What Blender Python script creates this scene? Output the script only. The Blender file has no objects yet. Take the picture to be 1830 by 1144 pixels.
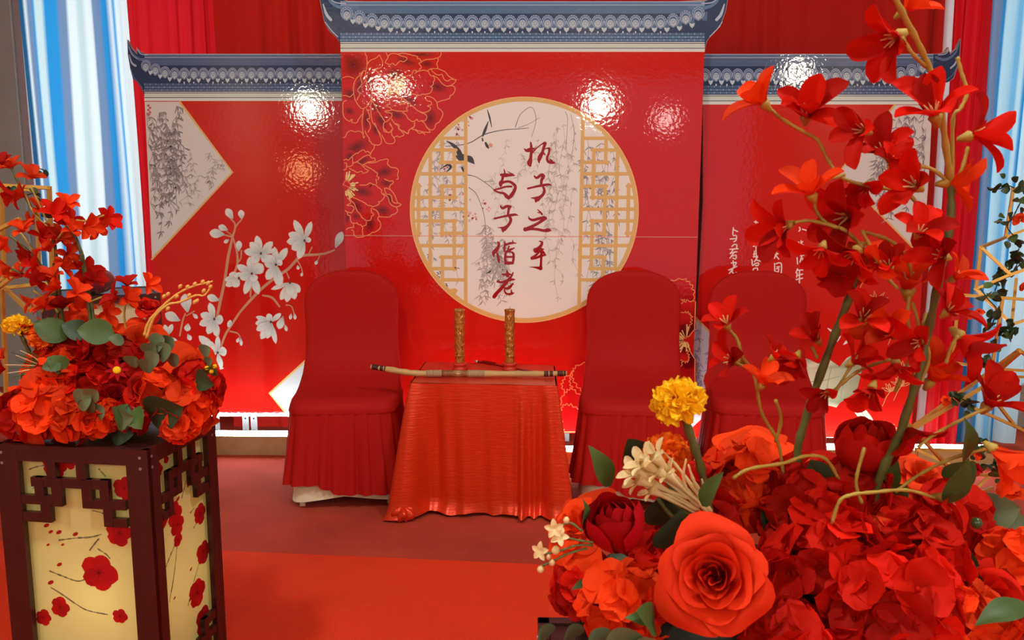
import bpy, math, random
from mathutils import Vector, Matrix
from mathutils.geometry import tessellate_polygon
R = random.Random(7)
S = bpy.context.scene
C = S.collection
PI = math.pi
# ---------------------------------------------------------------- camera
CAMZ, F, PITCH, YAW = 1.2, 1320.0, math.radians(7.4), math.radians(1.3)
cam = bpy.data.objects.new('camera', bpy.data.cameras.new('camera'))
C.objects.link(cam)
cam.data.sensor_width = 36
cam.data.lens = F / 1830 * 36
cam.data.clip_start = .05
cam.location = (0, 0, CAMZ)
cam.rotation_euler = (PI / 2 - PITCH, 0, YAW)
cam.data.dof.use_dof = True
cam.data.dof.focus_distance = 3.0
cam.data.dof.aperture_fstop = 22
S.camera = cam
CM = cam.rotation_euler.to_matrix()
# ---------------------------------------------------------------- world, light, exposure
S.view_settings.view_transform = 'Standard'
S.view_settings.look = 'None'
S.view_settings.exposure = 0.0
S.view_settings.gamma = 1.0
S.view_settings.use_curve_mapping = False
wd = bpy.data.worlds.new('hall_daylight'); S.world = wd; wd.use_nodes = True
bg = wd.node_tree.nodes['Background']
bg.inputs[0].default_value = (.66, .95, 1.07, 1)
bg.inputs[1].default_value = .50


def light(name, kind, loc, power, col, size=.1, rot=None, sy=None, spread=None):
    d = bpy.data.lights.new(name, kind); d.energy = power; d.color = col
    if kind == 'AREA':
        d.size = size
        if sy: d.shape = 'RECTANGLE'; d.size_y = sy
        if spread: d.spread = spread
    else:
        d.shadow_soft_size = size
    o = bpy.data.objects.new(name, d); C.objects.link(o); o.location = loc
    if rot: o.rotation_euler = rot
    return o


WARM = (1.0, .90, .66)


def px_ray(px, py): return cam.rotation_euler.to_matrix() @ Vector(((px - 915) / F, (572 - py) / F, -1))


# downlights hanging behind the photographer; each stands where its glint in the glossy boards says it must be
for px, py, D, ly, p, c, r in ((1070, 188, 3.60, -3.4, 95, WARM, .17), (680, 155, 3.60, -3.9, 24, WARM, .09), (718, 158, 3.60, -3.6, 15, WARM, .06),
                               (553, 194, 3.92, -3.3, 95, WARM, .16), (1424, 132, 3.68, -3.0, 60, WARM, .13), (1190, 214, 3.60, -3.3, 9, (1, .85, .8), .13), (540, 305, 3.92, -4.0, 14, (1, .5, .2), .17)):
    dv = px_ray(px, py); k = D / dv.y; m_ = (D - ly) / dv.y
    light('ceiling_lamp', 'POINT', (dv.x * (k + m_), ly, CAMZ + dv.z * (k + m_)), p * 1.15, c, r)
# two fill lights added over the foreground, placed clear of the boards' reflections
light('foreground_fill', 'AREA', (-1.1, .35, 3.75), 54, (.90, 1, .96), .3, (math.radians(0), math.radians(-16), 0))
light('foreground_fill', 'AREA', (1.5, .30, 3.75), 54, (.90, 1, .96), .3, (math.radians(0), math.radians(22), 0))
# daylight outside the two windows
light('window_daylight', 'AREA', (-2.75, 5.62, 1.9), 26, (.80, .93, 1.0), 1.8, (-PI / 2, 0, 0), 2.9)
light('window_daylight', 'AREA', (2.68, 4.68, 1.9), 17, (.80, .93, 1.0), .8, (-PI / 2, 0, 0), 2.9)


# ---------------------------------------------------------------- helpers
def ray(px, py):
    return CM @ Vector(((px - 915) / F, (572 - py) / F, -1))


def at(px, py, y):
    d = ray(px, py); t = y / d.y
    return Vector((d.x * t, y, CAMZ + d.z * t))


def onz(px, py, z):
    d = ray(px, py); t = (z - CAMZ) / d.z
    return Vector((d.x * t, d.y * t, z))


def lin(*c):
    if len(c) == 1: c = c[0]
    return tuple(((v / 255) / 12.92 if v / 255 <= .04045 else ((v / 255 + .055) / 1.055) ** 2.4) for v in c)


def nset(n, **k):
    for a, b in k.items():
        a = a.replace('_', ' ')
        if a in n.inputs: n.inputs[a].default_value = b


MATS = {}


def mat(name, col=(.5, .5, .5), rough=.5, spec=.5, metal=0, trans=0, vcol=False, bump=None, vary=0, sheen=0, emit=None, noise=None, coat=0, aniso=0):
    """procedural principled material; bump = (scale, strength, stretch xyz); trans mixes in translucency"""
    if name in MATS: return MATS[name]
    m = bpy.data.materials.new(name); m.use_nodes = True
    T = m.node_tree; N = T.nodes; L = T.links
    b = N['Principled BSDF']; out = N['Material Output']
    nset(b, Base_Color=(*col, 1), Roughness=rough, Metallic=metal)
    b.inputs['Specular IOR Level'].default_value = spec
    if sheen: b.inputs['Sheen Weight'].default_value = sheen; b.inputs['Sheen Tint'].default_value = (1, .5, .4, 1)
    if coat: b.inputs['Coat Weight'].default_value = coat; b.inputs['Coat Roughness'].default_value = .15
    src = None
    if vcol:
        a = N.new('ShaderNodeAttribute'); a.attribute_name = 'Col'; src = a.outputs['Color']
    else:
        r = N.new('ShaderNodeRGB'); r.outputs[0].default_value = (*col, 1); src = r.outputs[0]
    if noise:                                   # (scale, low, high, stretch): blotchy wear / grain of the stuff itself
        tc = N.new('ShaderNodeTexCoord'); mp = N.new('ShaderNodeMapping'); L.new(tc.outputs['Object'], mp.inputs[0])
        mp.inputs['Scale'].default_value = noise[3] if len(noise) > 3 else (1, 1, 1)
        nz = N.new('ShaderNodeTexNoise'); nset(nz, Scale=noise[0], Detail=6.0, Roughness=.65); L.new(mp.outputs[0], nz.inputs['Vector'])
        mr = N.new('ShaderNodeMapRange'); nset(mr, From_Min=.3, From_Max=.7, To_Min=noise[1], To_Max=noise[2]); L.new(nz.outputs[0], mr.inputs[0])
        hv = N.new('ShaderNodeHueSaturation'); L.new(mr.outputs[0], hv.inputs['Value']); L.new(src, hv.inputs['Color']); src = hv.outputs[0]
    if vary:
        oi = N.new('ShaderNodeObjectInfo'); mr = N.new('ShaderNodeMapRange'); nset(mr, To_Min=1 - vary, To_Max=1 + vary * .6)
        L.new(oi.outputs['Random'], mr.inputs[0]); hv = N.new('ShaderNodeHueSaturation'); L.new(mr.outputs[0], hv.inputs['Value']); L.new(src, hv.inputs['Color']); src = hv.outputs[0]
    L.new(src, b.inputs['Base Color'])
    if emit:
        b.inputs['Emission Color'].default_value = (*emit[0], 1); b.inputs['Emission Strength'].default_value = emit[1]
        if vcol or noise: L.new(src, b.inputs['Emission Color'])
    if bump:
        tc = N.new('ShaderNodeTexCoord'); mp = N.new('ShaderNodeMapping'); L.new(tc.outputs['Object'], mp.inputs[0])
        if len(bump) > 2: mp.inputs['Scale'].default_value = bump[2]
        nz = N.new('ShaderNodeTexNoise'); nset(nz, Scale=bump[0], Detail=1.5); L.new(mp.outputs[0], nz.inputs['Vector'])
        bp = N.new('ShaderNodeBump'); nset(bp, Strength=bump[1], Distance=.01 if len(bump) < 4 else bump[3]); L.new(nz.outputs[0], bp.inputs['Height']); L.new(bp.outputs[0], b.inputs['Normal'])
    if trans:
        tr = N.new('ShaderNodeBsdfTranslucent'); L.new(src, tr.inputs[0]); mx = N.new('ShaderNodeMixShader'); mx.inputs[0].default_value = trans
        L.new(b.outputs[0], mx.inputs[1]); L.new(tr.outputs[0], mx.inputs[2]); L.new(mx.outputs[0], out.inputs[0])
    MATS[name] = m
    return m


class MB:
    """collects shapes, builds ONE mesh"""
    def __init__(s): s.v = []; s.f = []; s.c = []

    def add(s, v, f, col=None):
        n = len(s.v); s.v += [tuple(p) for p in v]; s.f += [tuple(i + n for i in q) for q in f]
        s.c += [col or (1, 1, 1)] * len(v) if not (col and isinstance(col[0], tuple)) else list(col)
        return s

    def box(s, a, b, M=None, col=None):
        x0, y0, z0 = a; x1, y1, z1 = b
        v = [Vector(p) for p in ((x0, y0, z0), (x1, y0, z0), (x1, y1, z0), (x0, y1, z0), (x0, y0, z1), (x1, y0, z1), (x1, y1, z1), (x0, y1, z1))]
        if M: v = [M @ p for p in v]
        return s.add(v, [(0, 3, 2, 1), (4, 5, 6, 7), (0, 1, 5, 4), (1, 2, 6, 5), (2, 3, 7, 6), (3, 0, 4, 7)], col)

    def tube(s, pts, r, n=6, col=None, square=False):
        pts = [Vector(p) for p in pts]; k = len(pts); rr = r if isinstance(r, (list, tuple)) else [r] * k
        v = []; up = Vector((.13, .2, 1)).normalized()
        for i, p in enumerate(pts):
            t = (pts[min(i + 1, k - 1)] - pts[max(i - 1, 0)]).normalized()
            a = t.cross(up)
            if a.length < .05: a = t.cross(Vector((1, 0, 0)))
            a.normalize(); b = t.cross(a)
            for j in range(n):
                w = 2 * PI * (j + (.5 if square else 0)) / n
                v.append(p + (a * math.cos(w) + b * math.sin(w)) * rr[i] * (1.414 if square else 1))
        f = [(i * n + j, i * n + (j + 1) % n, (i + 1) * n + (j + 1) % n, (i + 1) * n + j) for i in range(k - 1) for j in range(n)]
        f += [tuple(range(n))[::-1], tuple((k - 1) * n + j for j in range(n))]
        return s.add(v, f, col)

    def lathe(s, prof, n=24, cx=0, cy=0, col=None):
        v = [(cx + r * math.cos(2 * PI * j / n), cy + r * math.sin(2 * PI * j / n), z) for r, z in prof for j in range(n)]
        k = len(prof)
        f = [(i * n + j, i * n + (j + 1) % n, (i + 1) * n + (j + 1) % n, (i + 1) * n + j) for i in range(k - 1) for j in range(n)]
        f += [tuple(range(n))[::-1], tuple((k - 1) * n + j for j in range(n))]
        return s.add(v, f, col)

    def grid(s, P, nu, nv, close=False, col=None):
        n = len(s.v)
        v = [P(i, j) for i in range(nu) for j in range(nv)]
        f = [(i * nv + j, i * nv + (j + 1) % nv, (i + 1) * nv + (j + 1) % nv, (i + 1) * nv + j) for i in range(nu - 1) for j in range(nv if close else nv - 1)]
        return s.add(v, f, col)

    def mesh(s, name, smooth=True, colors=False):
        me = bpy.data.meshes.new(name); me.from_pydata(s.v, [], s.f)
        if colors:
            a = me.attributes.new('Col', 'FLOAT_COLOR', 'POINT')
            a.data.foreach_set('color', [x for c in s.c for x in (*c, 1.0)])
        if smooth: me.polygons.foreach_set('use_smooth', [True] * len(me.polygons))
        me.validate(); me.update()
        return me


W = {}


def place(o, parent):
    if parent is not None:
        o.parent = parent; o.matrix_parent_inverse = W[parent.name].inverted()


def obj(name, mb, m, parent=None, smooth=False, colors=False, kind=None, label=None):
    me = mb.mesh(name, smooth, colors) if isinstance(mb, MB) else mb
    if m and not me.materials: me.materials.append(m)
    o = bpy.data.objects.new(name, me); C.objects.link(o); W[o.name] = Matrix.Identity(4)
    place(o, parent)
    if kind: o['kind'] = kind
    if label: o['label'] = label
    return o


def thing(name, label, cat, loc=(0, 0, 0), rz=0, group=None, M=None):
    o = bpy.data.objects.new(name, None); C.objects.link(o); o.empty_display_size = .05
    o.matrix_basis = M or (Matrix.Translation(loc) @ Matrix.Rotation(rz, 4, 'Z'))
    W[o.name] = o.matrix_basis.copy()
    tag(o, label, cat, group)
    return o


def tag(o, label, cat, group=None):
    o['label'] = label; o['category'] = cat
    if group: o['group'] = group
    return o


def sub(name, parent, M, me=None, m=None, local=False):
    """child placed by a world matrix (local=True: by a matrix in the parent's own space)"""
    o = bpy.data.objects.new(name, me); C.objects.link(o); o.parent = parent
    if me and m and not me.materials: me.materials.append(m)
    if me is None: o.empty_display_size = .01
    if not local: o.matrix_parent_inverse = W[parent.name].inverted(); W[o.name] = M.copy()
    o.matrix_basis = M
    return o


def crom(p, n=6, closed=False):
    """Catmull-Rom through points of any dimension"""
    k = len(p); out = []
    g = (lambda i: p[i % k]) if closed else (lambda i: p[max(0, min(k - 1, i))])
    for i in range(k if closed else k - 1):
        a, b, c, d = g(i - 1), g(i), g(i + 1), g(i + 2)
        for j in range(n):
            t = j / n
            out.append(tuple(.5 * (2 * b[q] + (c[q] - a[q]) * t + (2 * a[q] - 5 * b[q] + 4 * c[q] - d[q]) * t * t + (3 * b[q] - a[q] - 3 * c[q] + d[q]) * t ** 3) for q in range(len(b))))
    if not closed: out.append(tuple(p[-1]))
    return out


class Art:
    """flat print on a board standing at depth y: shapes given as the board's own print, drawn a hair proud of it"""
    def __init__(s, y, clip=None): s.y = y; s.mb = MB(); s.clip = clip; s.k = 0

    def P(s, x, y, lay): q = at(x, y, s.y); return Vector((q.x, q.y - .0045 - lay * .00025, q.z))

    def cut(s, p):
        if not s.clip: return p
        for ax, sg, lim in s.clip:
            o = []
            for i in range(len(p)):
                a, b = p[i - 1], p[i]; da, db = sg * (a[ax] - lim), sg * (b[ax] - lim)
                if (da < 0) != (db < 0):
                    t = da / (da - db); o.append(tuple(a[q] + (b[q] - a[q]) * t for q in range(2)))
                if db >= 0: o.append(b)
            p = o
            if len(p) < 3: return []
        return p

    def poly(s, pts, col, lay=1, cf=None):
        pts = s.cut([tuple(p[:2]) for p in pts])
        if len(pts) < 3: return
        s.k += 1; lay += (s.k % 20) * .02
        v = [s.P(x, y, lay) for x, y in pts]
        f = tessellate_polygon([[Vector((x, y, 0)) for x, y in pts]])
        s.mb.add(v, f, [cf(x, y) for x, y in pts] if cf else col)

    def stroke(s, pts, w, col, lay=2, n=4, smooth=True):
        p = [(q[0], q[1], q[2] if len(q) > 2 else w) for q in pts]
        if smooth and len(p) > 2: p = crom(p, n)
        if s.clip:
            p = [q for q in p if all(sg * (q[ax] - lim) >= 0 for ax, sg, lim in s.clip)]
        if len(p) < 2: return
        L = []; Rr = []
        for i, q in enumerate(p):
            a = p[max(0, i - 1)]; b = p[min(len(p) - 1, i + 1)]
            dx, dy = b[0] - a[0], b[1] - a[1]; l = math.hypot(dx, dy) or 1
            h = max(.25, q[2]) / 2
            L.append((q[0] - dy / l * h, q[1] + dx / l * h)); Rr.append((q[0] + dy / l * h, q[1] - dx / l * h))
        s.k += 1; l0 = lay; lay += (s.k % 20) * .02
        v = [s.P(x, y, lay) for a, b in zip(L, Rr) for x, y in (a, b)]
        s.mb.add(v, [(2 * i, 2 * i + 1, 2 * i + 3, 2 * i + 2) for i in range(len(p) - 1)], col)
        for q in (p[0], p[-1]):                      # round ends
            if q[2] > 1.2: s.disc(q[0], q[1], q[2] / 2, q[2] / 2, col, l0, 8)

    def disc(s, x, y, rx, ry, col, lay=1, n=24, a0=0, a1=2 * PI):
        s.poly([(x + rx * math.cos(a0 + (a1 - a0) * i / n), y + ry * math.sin(a0 + (a1 - a0) * i / n)) for i in range(n + (0 if a1 - a0 > 6.28 else 1))], col, lay)

    def build(s, name, parent, m, kind=None, label=None): return obj(name, s.mb, m, parent, colors=True, kind=kind, label=label)
# ---------------------------------------------------------------- materials
RED = lin(206, 27, 20)
M_print = mat('glossy_printed_board', RED, .055, .5, vcol=True, bump=(60, .085, (1, 1, 1), .004))
M_boardedge = mat('white_foam_board', lin(170, 150, 150), .6)
M_wall = mat('taupe_plaster', lin(164, 156, 146), .85, noise=(3, .9, 1.08))
M_ceil = mat('pale_ceiling', lin(200, 190, 175), .9)
M_floor = mat('worn_maroon_carpet', lin(182, 68, 48), .92, .15, bump=(260, .3), noise=(2.2, .78, 1.18))
M_carpet = mat('orange_red_carpet', lin(224, 60, 28), .9, .15, bump=(300, .3), noise=(1.6, .9, 1.1))
M_redcloth = mat('red_drape', lin(220, 36, 22), .7, .2, trans=.35, bump=(30, .15, (3, 3, .3)), sheen=.2)
M_curtain = mat('blue_white_satin', (1, 1, 1), .45, .4, trans=.6, vcol=True)
M_chair = mat('red_stretch_cover', lin(174, 20, 12), .72, .18, bump=(120, .05))
M_satin = mat('orange_red_satin', lin(222, 58, 20), .34, .5, metal=.4, bump=(42, .5, (.45, .45, 3.2), .003), sheen=.05)
M_cream = mat('cream_lining', lin(225, 210, 180), .8)
M_darkwood = mat('dark_lacquered_wood', lin(58, 22, 18), .38, .5, bump=(60, .1, (1, 1, .1)), noise=(12, .8, 1.25, (1, 1, .15)))
M_gold = mat('gold_painted_steel', lin(214, 164, 76), .38, .5, metal=.45, noise=(14, .85, 1.1))
M_steel = mat('galvanised_steel', lin(170, 172, 175), .4, metal=.8)
M_wood = mat('raw_timber', lin(190, 158, 108), .7, noise=(9, .85, 1.1, (1, 1, 1)))
M_redthin = mat('backlit_red_satin', lin(232, 28, 36), .5, .3, trans=.72, bump=(30, .15, (3, 3, .3)))  # backlit copy of the red drape, pinker and more translucent before the windows
# ---------------------------------------------------------------- room
YB = 5.3


def struct(name, mb, m, parent=None):
    o = obj(name, mb, m, parent); o['kind'] = 'structure'; return o


struct('floor', MB().box((-4.2, -7, -.06), (4.2, 5.6, 0)), M_floor)
struct('ceiling', MB().box((-4.2, -7, 3.9), (4.2, 5.6, 4.0)), M_ceil)
struct('wall_left', MB().box((-4.3, -7, 0), (-4.2, 5.6, 3.9)), M_wall)
struct('wall_right', MB().box((4.2, -7, 0), (4.3, 5.6, 3.9)), M_wall)
wb = MB()
for a, b in (((-4.2, 0), (-3.62, 3.9)), ((-1.88, 0), (2.25, 3.9)), ((-3.62, 0), (-1.88, .35)), ((-3.62, 3.4), (-1.88, 3.9))):
    wb.box((a[0], YB, a[1]), (b[0], YB + .12, b[1]))
YR = 4.35                                                   # the wall steps forward on the right
for a, b in (((2.25, 0), (2.30, 3.9)), ((3.06, 0), (4.2, 3.9)), ((2.30, 0), (3.06, .2)), ((2.30, 3.4), (3.06, 3.9))):
    wb.box((a[0], YR, a[1]), (b[0], YR + .12, b[1]))
wb.box((2.25, YR + .12, 0), (2.29, YB + .12, 3.9))
struct('wall_back', wb, M_wall)
for n, x0, x1, yw, zb in (('window_1', -3.62, -1.88, YB, .35), ('window_2', 2.3, 3.06, YR, .2)):
    f = MB()
    for q in ((x0, x0 + .05), ((x0 + x1) / 2 - .025, (x0 + x1) / 2 + .025), (x1 - .05, x1)): f.box((q[0], yw + .03, zb), (q[1], yw + .08, 3.4))
    for z in (zb, 3.35): f.box((x0, yw + .03, z), (x1, yw + .08, z + .05))
    struct(n, f, M_boardedge)
# ---------------------------------------------------------------- floor runner
c0, c1 = onz(330, 981, .006), onz(1200, 1019, .006)
dr = (c1 - c0).normalized()
p0, p1 = c0 - dr * 1.5, c1 + dr * 3.2
q0 = Vector((p0.x, -6, .006)); q1 = Vector((p1.x, -6, .006))
cb = MB(); top = [p0, p1, q1, q0]
cb.add([*top, *[Vector((p.x, p.y, .0005)) for p in top]], [(0, 3, 2, 1), (4, 5, 6, 7), (0, 1, 5, 4), (1, 2, 6, 5), (2, 3, 7, 6), (3, 0, 4, 7)])
tag(obj('floor_runner', cb, M_carpet), 'bright orange-red carpet runner laid over the worn maroon floor carpet', 'carpet')


# ---------------------------------------------------------------- drapes
def drape(name, x0, x1, y, z0, z1, amp, pitch, m, stripes=None, seed=1, lean=0.0, cols=None):
    r = random.Random(seed); n = max(8, int((x1 - x0) / pitch * 10)); ph = []; a = 0
    for i in range(n + 1): ph.append(a); a += (x1 - x0) / n / pitch * 2 * PI * r.uniform(.6, 1.4)
    am = [amp * (.55 + .45 * math.sin(i * .13 + seed)) for i in range(n + 1)]
    nz = 14; mb = MB()

    def P(i, j):
        t = i / (nz - 1); x = x0 + (x1 - x0) * j / n
        k = 1 + .35 * math.sin(3 * t + j * .05)
        return Vector((x + lean * t + .012 * math.sin(5 * t + j * .21), y + am[j] * k * (math.sin(ph[j]) + .35 * math.sin(2.3 * ph[j] + 2 * t)), z0 + (z1 - z0) * t))
    mb.grid(P, nz, n + 1)
    if stripes:
        cc = []
        for j in range(n + 1):
            x = x0 + (x1 - x0) * j / n
            cc.append(next(c for e, c in stripes if x <= e or e is stripes[-1][0]))
        mb.c = cc * nz
    return obj(name, mb, m, smooth=True, colors=bool(stripes))


BL, WH, GB, TE = lin(50, 158, 225), lin(248, 252, 250), lin(128, 150, 185), lin(35, 100, 145)
wx = lambda px, y: at(px, 400, y).x
sl = [(wx(p, 5.05), c) for p, c in ((74, TE), (77, WH), (90, GB), (96, BL), (110, lin(225, 242, 242)), (132, BL), (146, GB), (163, WH), (174, lin(215, 232, 232)), (190, WH), (209, GB), (219, BL), (225, WH), (230, BL), (300, WH))]
tag(drape('window_curtain', wx(66, 5.05), wx(285, 5.05), 5.05, .02, 3.5, .035, .2, M_curtain, sl, 3), 'sky blue and white satin curtain glowing over the window beside the taupe wall', 'curtain')
YC = 4.0
sr = [(wx(p, YC), c) for p, c in ((1748, TE), (1762, GB), (1773, BL), (1784, lin(190, 230, 245)), (1792, lin(120, 190, 230)), (1803, lin(200, 235, 248)), (1812, BL), (1850, lin(205, 236, 248)))]
tag(drape('window_curtain', wx(1728, YC), wx(1846, YC), YC, .01, 3.5, .022, .12, M_curtain, sr, 5), 'pale blue satin curtain behind the gold frame with ivy', 'curtain')
tag(drape('red_drape', wx(249, 4.6), wx(412, 4.6), 4.62, .01, 3.6, .02, .085, M_redthin, None, 8), 'bright red backlit drape hanging between blue curtain and tiled gable', 'drape')
tag(drape('red_drape', wx(400, 4.22), wx(1668, 4.22), 4.22, .01, 3.6, .022, .17, M_redcloth, None, 4), 'wide deep red drape behind the whole printed backdrop', 'drape')
tag(drape('red_drape', wx(1677, 3.86), wx(1738, 3.86), 3.86, .01, 3.6, .022, .06, M_redthin, None, 12), 'narrow bright red drape at the outer edge of the backdrop beside pale blue curtain', 'drape')
WHITEC = mat('white_voile', lin(245, 245, 240), .6, .3, trans=.6)
tag(drape('white_voile', wx(1662, 4.1), wx(1686, 4.1), 4.1, .02, 3.5, .01, .08, WHITEC, None, 2), 'white voile showing as a bright slit between two red drapes', 'curtain')
# ================================================================ printed backdrop
DC, DR, DL = 3.60, 3.68, 3.92
GOLD = lin(226, 184, 112); SKIN = lin(238, 234, 228); INK = lin(95, 85, 85); GREY = lin(218, 216, 214)
LINEC = lin(245, 150, 95)
PALE = lin(222, 230, 224)


def board(name, label, D, outline, th=.012):
    t = thing(name, label, 'backdrop', at(*outline[len(outline) // 2], D))
    W[t.name] = t.matrix_basis.copy()
    P = [at(x, y, D) for x, y in outline]; n = len(P)
    f = tessellate_polygon([[Vector((x, y, 0)) for x, y in outline]])
    body = MB()
    body.add([Vector((p.x, D - .004, p.z)) for p in P] + [Vector((p.x, D + th, p.z)) for p in P], list(f) + [tuple(i + n for i in reversed(q)) for q in f] + [(i, (i + 1) % n, (i + 1) % n + n, i + n) for i in range(n)])
    obj('foam_board', body, M_boardedge, t)
    return t


def roof(a, x0, x1, y0, k, sp, ends, dark, mid, lt, spacing_shift=0.0):
    """printed tiled eave: ridge, band, fan shaped caps, drip tiles, brick courses, moulding. k = scale, ends = which ends sweep up"""
    yy = lambda v: y0 + v * k
    bar = lambda u, v, c, l, xa=x0, xb=x1: a.poly([(xa, yy(u)), (xb, yy(u)), (xb, yy(v)), (xa, yy(v))], c, l)
    bar(0, 1.2, lt, 2); bar(1.2, 6, mid, 2); bar(6, 7.2, lt, 2); bar(7.2, 22, tuple(v * .8 for v in mid), 2); bar(22, 57, dark, 2)
    x = x0
    while x < x1:                                      # small ring pattern on the band
        a.stroke([(x, yy(13)), (x + 2.6 * k, yy(16)), (x + 5.2 * k, yy(13))], .9 * k, mid, 3, smooth=False); x += 5.4 * k
    n = int(round((x1 - x0) / sp)); r = sp * .49
    lo = 3 if 'l' in ends else 0; hi = n - 3 if 'r' in ends else n
    for i in range(n + 1):
        cx = x0 + (i + .5) * sp + spacing_shift; up = 0; tw = 0
        if 'l' in ends and i < 3: up = (3 - i) ** 1.6 * 2.6 * k
        if 'r' in ends and i > n - 4: up = (i - n + 4) ** 1.6 * 2.6 * k
        if cx > x1: break
        cy = yy(38) - up
        a.poly([(cx + sp * .26, cy - 4 * k), (cx + sp * .74, cy - 4 * k), (cx + sp * .68, cy + 12 * k), (cx + sp * .32, cy + 12 * k)], tuple(v * .75 for v in mid), 3)
        for q, (rr, c) in enumerate(((1, lt), (.89, tuple(v * .62 for v in mid)), (.83, mid), (.70, lt), (.62, mid), (.5, tuple(v * .7 for v in mid)))):
            R1 = r * rr; sh = [(cx + R1 * math.cos(PI + PI * i_ / 12), cy - 1 * k + R1 * 1.12 * math.sin(PI + PI * i_ / 12)) for i_ in range(13)]
            a.poly(sh + [(cx + R1 * .92, cy + 3 * k), (cx + R1 * .6, cy + 8 * k), (cx + R1 * .1, cy + 12 * k), (cx - R1 * .1, cy + 12 * k), (cx - R1 * .6, cy + 8 * k), (cx - R1 * .92, cy + 3 * k)], c, 4 + q * .45)
        if sp > 20:
            for q in range(7): an = PI + PI * (q + .5) / 7; a.disc(cx + r * .93 * math.cos(an), cy - 1 * k + r * 1.04 * math.sin(an), .9, .9, tuple(v * .7 for v in mid), 7.2, 6)
        PD = lin(178, 200, 212)
        a.poly([(cx - r * .52, cy + 1 * k), (cx - r * .36, cy - 3 * k), (cx, cy - 4.4 * k), (cx + r * .36, cy - 3 * k), (cx + r * .52, cy + 1 * k), (cx + r * .46, cy + 6 * k), (cx + r * .12, cy + 9.5 * k), (cx, cy + 12 * k), (cx - r * .12, cy + 9.5 * k), (cx - r * .46, cy + 6 * k)], PD, 7.6)
        a.stroke([(cx - r * .3, cy + 1 * k), (cx, cy - 1.6 * k), (cx + r * .3, cy + 1 * k), (cx, cy + 5 * k), (cx - r * .28, cy + 2 * k)], .8, mid, 8.1)
        dx = cx + sp * .5
        if x0 - 1 < dx < x1 - 2:
            a.poly([(dx - r * .48, cy + 9 * k), (dx, cy + 10.5 * k), (dx + r * .48, cy + 9 * k), (dx + r * .36, cy + 14 * k), (dx, cy + 18.5 * k), (dx - r * .36, cy + 14 * k)], lin(190, 212, 222), 8.3)
        if i % 3 and not up: a.poly([(cx - 1.1 * k, yy(54)), (cx + 1.1 * k, yy(54)), (cx + 1.1 * k, yy(57.5)), (cx - 1.1 * k, yy(57.5))], lin(225, 230, 230), 8.3)
    for q, (u, v) in enumerate(((57, 61.5), (61.5, 62.6), (62.6, 66.5), (66.5, 68), (68, 71.8), (71.8, 73.4))):
        bar(u, v, (mid, dark)[q % 2] if q else tuple(z * .7 for z in mid), 2.5)
    for q, v in enumerate((58.5, 64.5, 70)):
        x = x0 + (q % 2) * 5 * k
        while x < x1: a.poly([(x, yy(v - 1.6)), (x + .8 * k, yy(v - 1.6)), (x + .8 * k, yy(v + 1.6)), (x, yy(v + 1.6))], lt, 3); x += 11 * k
    bar(73.4, 75, PALE, 2.5); bar(75, 76.2, dark, 3); bar(76.2, 84, lin(206, 222, 210), 2.5); bar(84, 85.2, dark, 3); bar(85.2, 91, PALE, 2.5)


DK, MD, LT = lin(34, 66, 108), lin(92, 134, 178), lin(182, 205, 226)
SDK, SMD, SLT = lin(40, 60, 98), lin(92, 116, 158), lin(172, 190, 214)


def swirl(a, sx, pts_tip, mid, dark, lt):
    pass


# ---------------------------------------------------------------- left board
LO = [(228, 71), (236, 85), (246, 96), (244, 84), (250, 92), (262, 96.5), (640, 96.5), (640, 744), (290, 744), (272, 462), (259, 181), (258, 168), (253, 158), (246, 147), (238, 141), (233, 122), (229, 97)]
tl = board('gabled_backdrop_board', 'red printed gable board with white magnolia branch, left of the round-window board', DL, LO)
a = Art(DL, None)
a.poly([(259, 181), (640, 181), (640, 744), (290, 744), (272, 462)], RED, 1)
a.build('red_ground_print', tl, M_print)
a = Art(DL, None)
a.poly([(229, 73), (236, 87), (246, 98), (246, 90), (254, 95), (264, 97.5), (300, 97), (300, 181), (260, 181), (258, 168), (253, 158), (246, 147), (239, 141), (234, 122), (230, 97)], SDK, 1.5)
a.stroke([(229.5, 75, 1), (234, 90, 3), (243, 102, 4), (256, 107, 5), (270, 103, 5)], 3, SMD, 2.2); a.stroke([(232, 98, 1), (236, 112, 3), (243, 118, 4)], 3, SLT, 2.2)
a.stroke([(231, 84), (237, 98), (247, 106)], 1, SLT, 3); a.stroke([(234, 122), (240, 138), (250, 150), (258, 165)], 1.5, SMD, 2.4); a.stroke([(247, 90), (253, 97), (264, 98.5)], 1.6, SLT, 2.6)
roof(a, 259, 640, 97, .92, 17.15, 'l', SDK, SMD, SLT, -6)
a.build('tiled_eave_print', tl, M_print, 'stuff')


def willow(a, x0, x1, y0, y1, n, col, inside, lay=2.4, leaf=9, seed=3, w=.8):
    r = random.Random(seed)
    for i in range(n):
        x = r.uniform(x0, x1); y = r.uniform(y0, y1); p = []
        L = r.uniform(.35, .8) * (y1 - y0)
        for k in range(7): p.append((x + 5 * math.sin(k * .9 + i) + k * r.uniform(-1.5, 1.5), y + L * k / 6))
        p = [q for q in p if inside(*q)]
        if len(p) > 2: a.stroke(p, w * .8, col, lay)
        for (qx, qy) in p:
            for s in range(r.randint(2, 5)):
                an = PI / 2 + r.uniform(-1.3, 1.3); l = r.uniform(.5, 1.2) * leaf
                ex, ey = qx + l * math.cos(an), qy + l * math.sin(an)
                if inside(ex, ey) and inside(qx, qy):
                    f = r.uniform(.75, 1.45); a.stroke([(qx, qy, .5), ((qx + ex) / 2 + 1, (qy + ey) / 2, w * 2.2), (ex, ey, .4)], w, tuple(min(.75, v * f) for v in col), lay + .2, 2)


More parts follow.
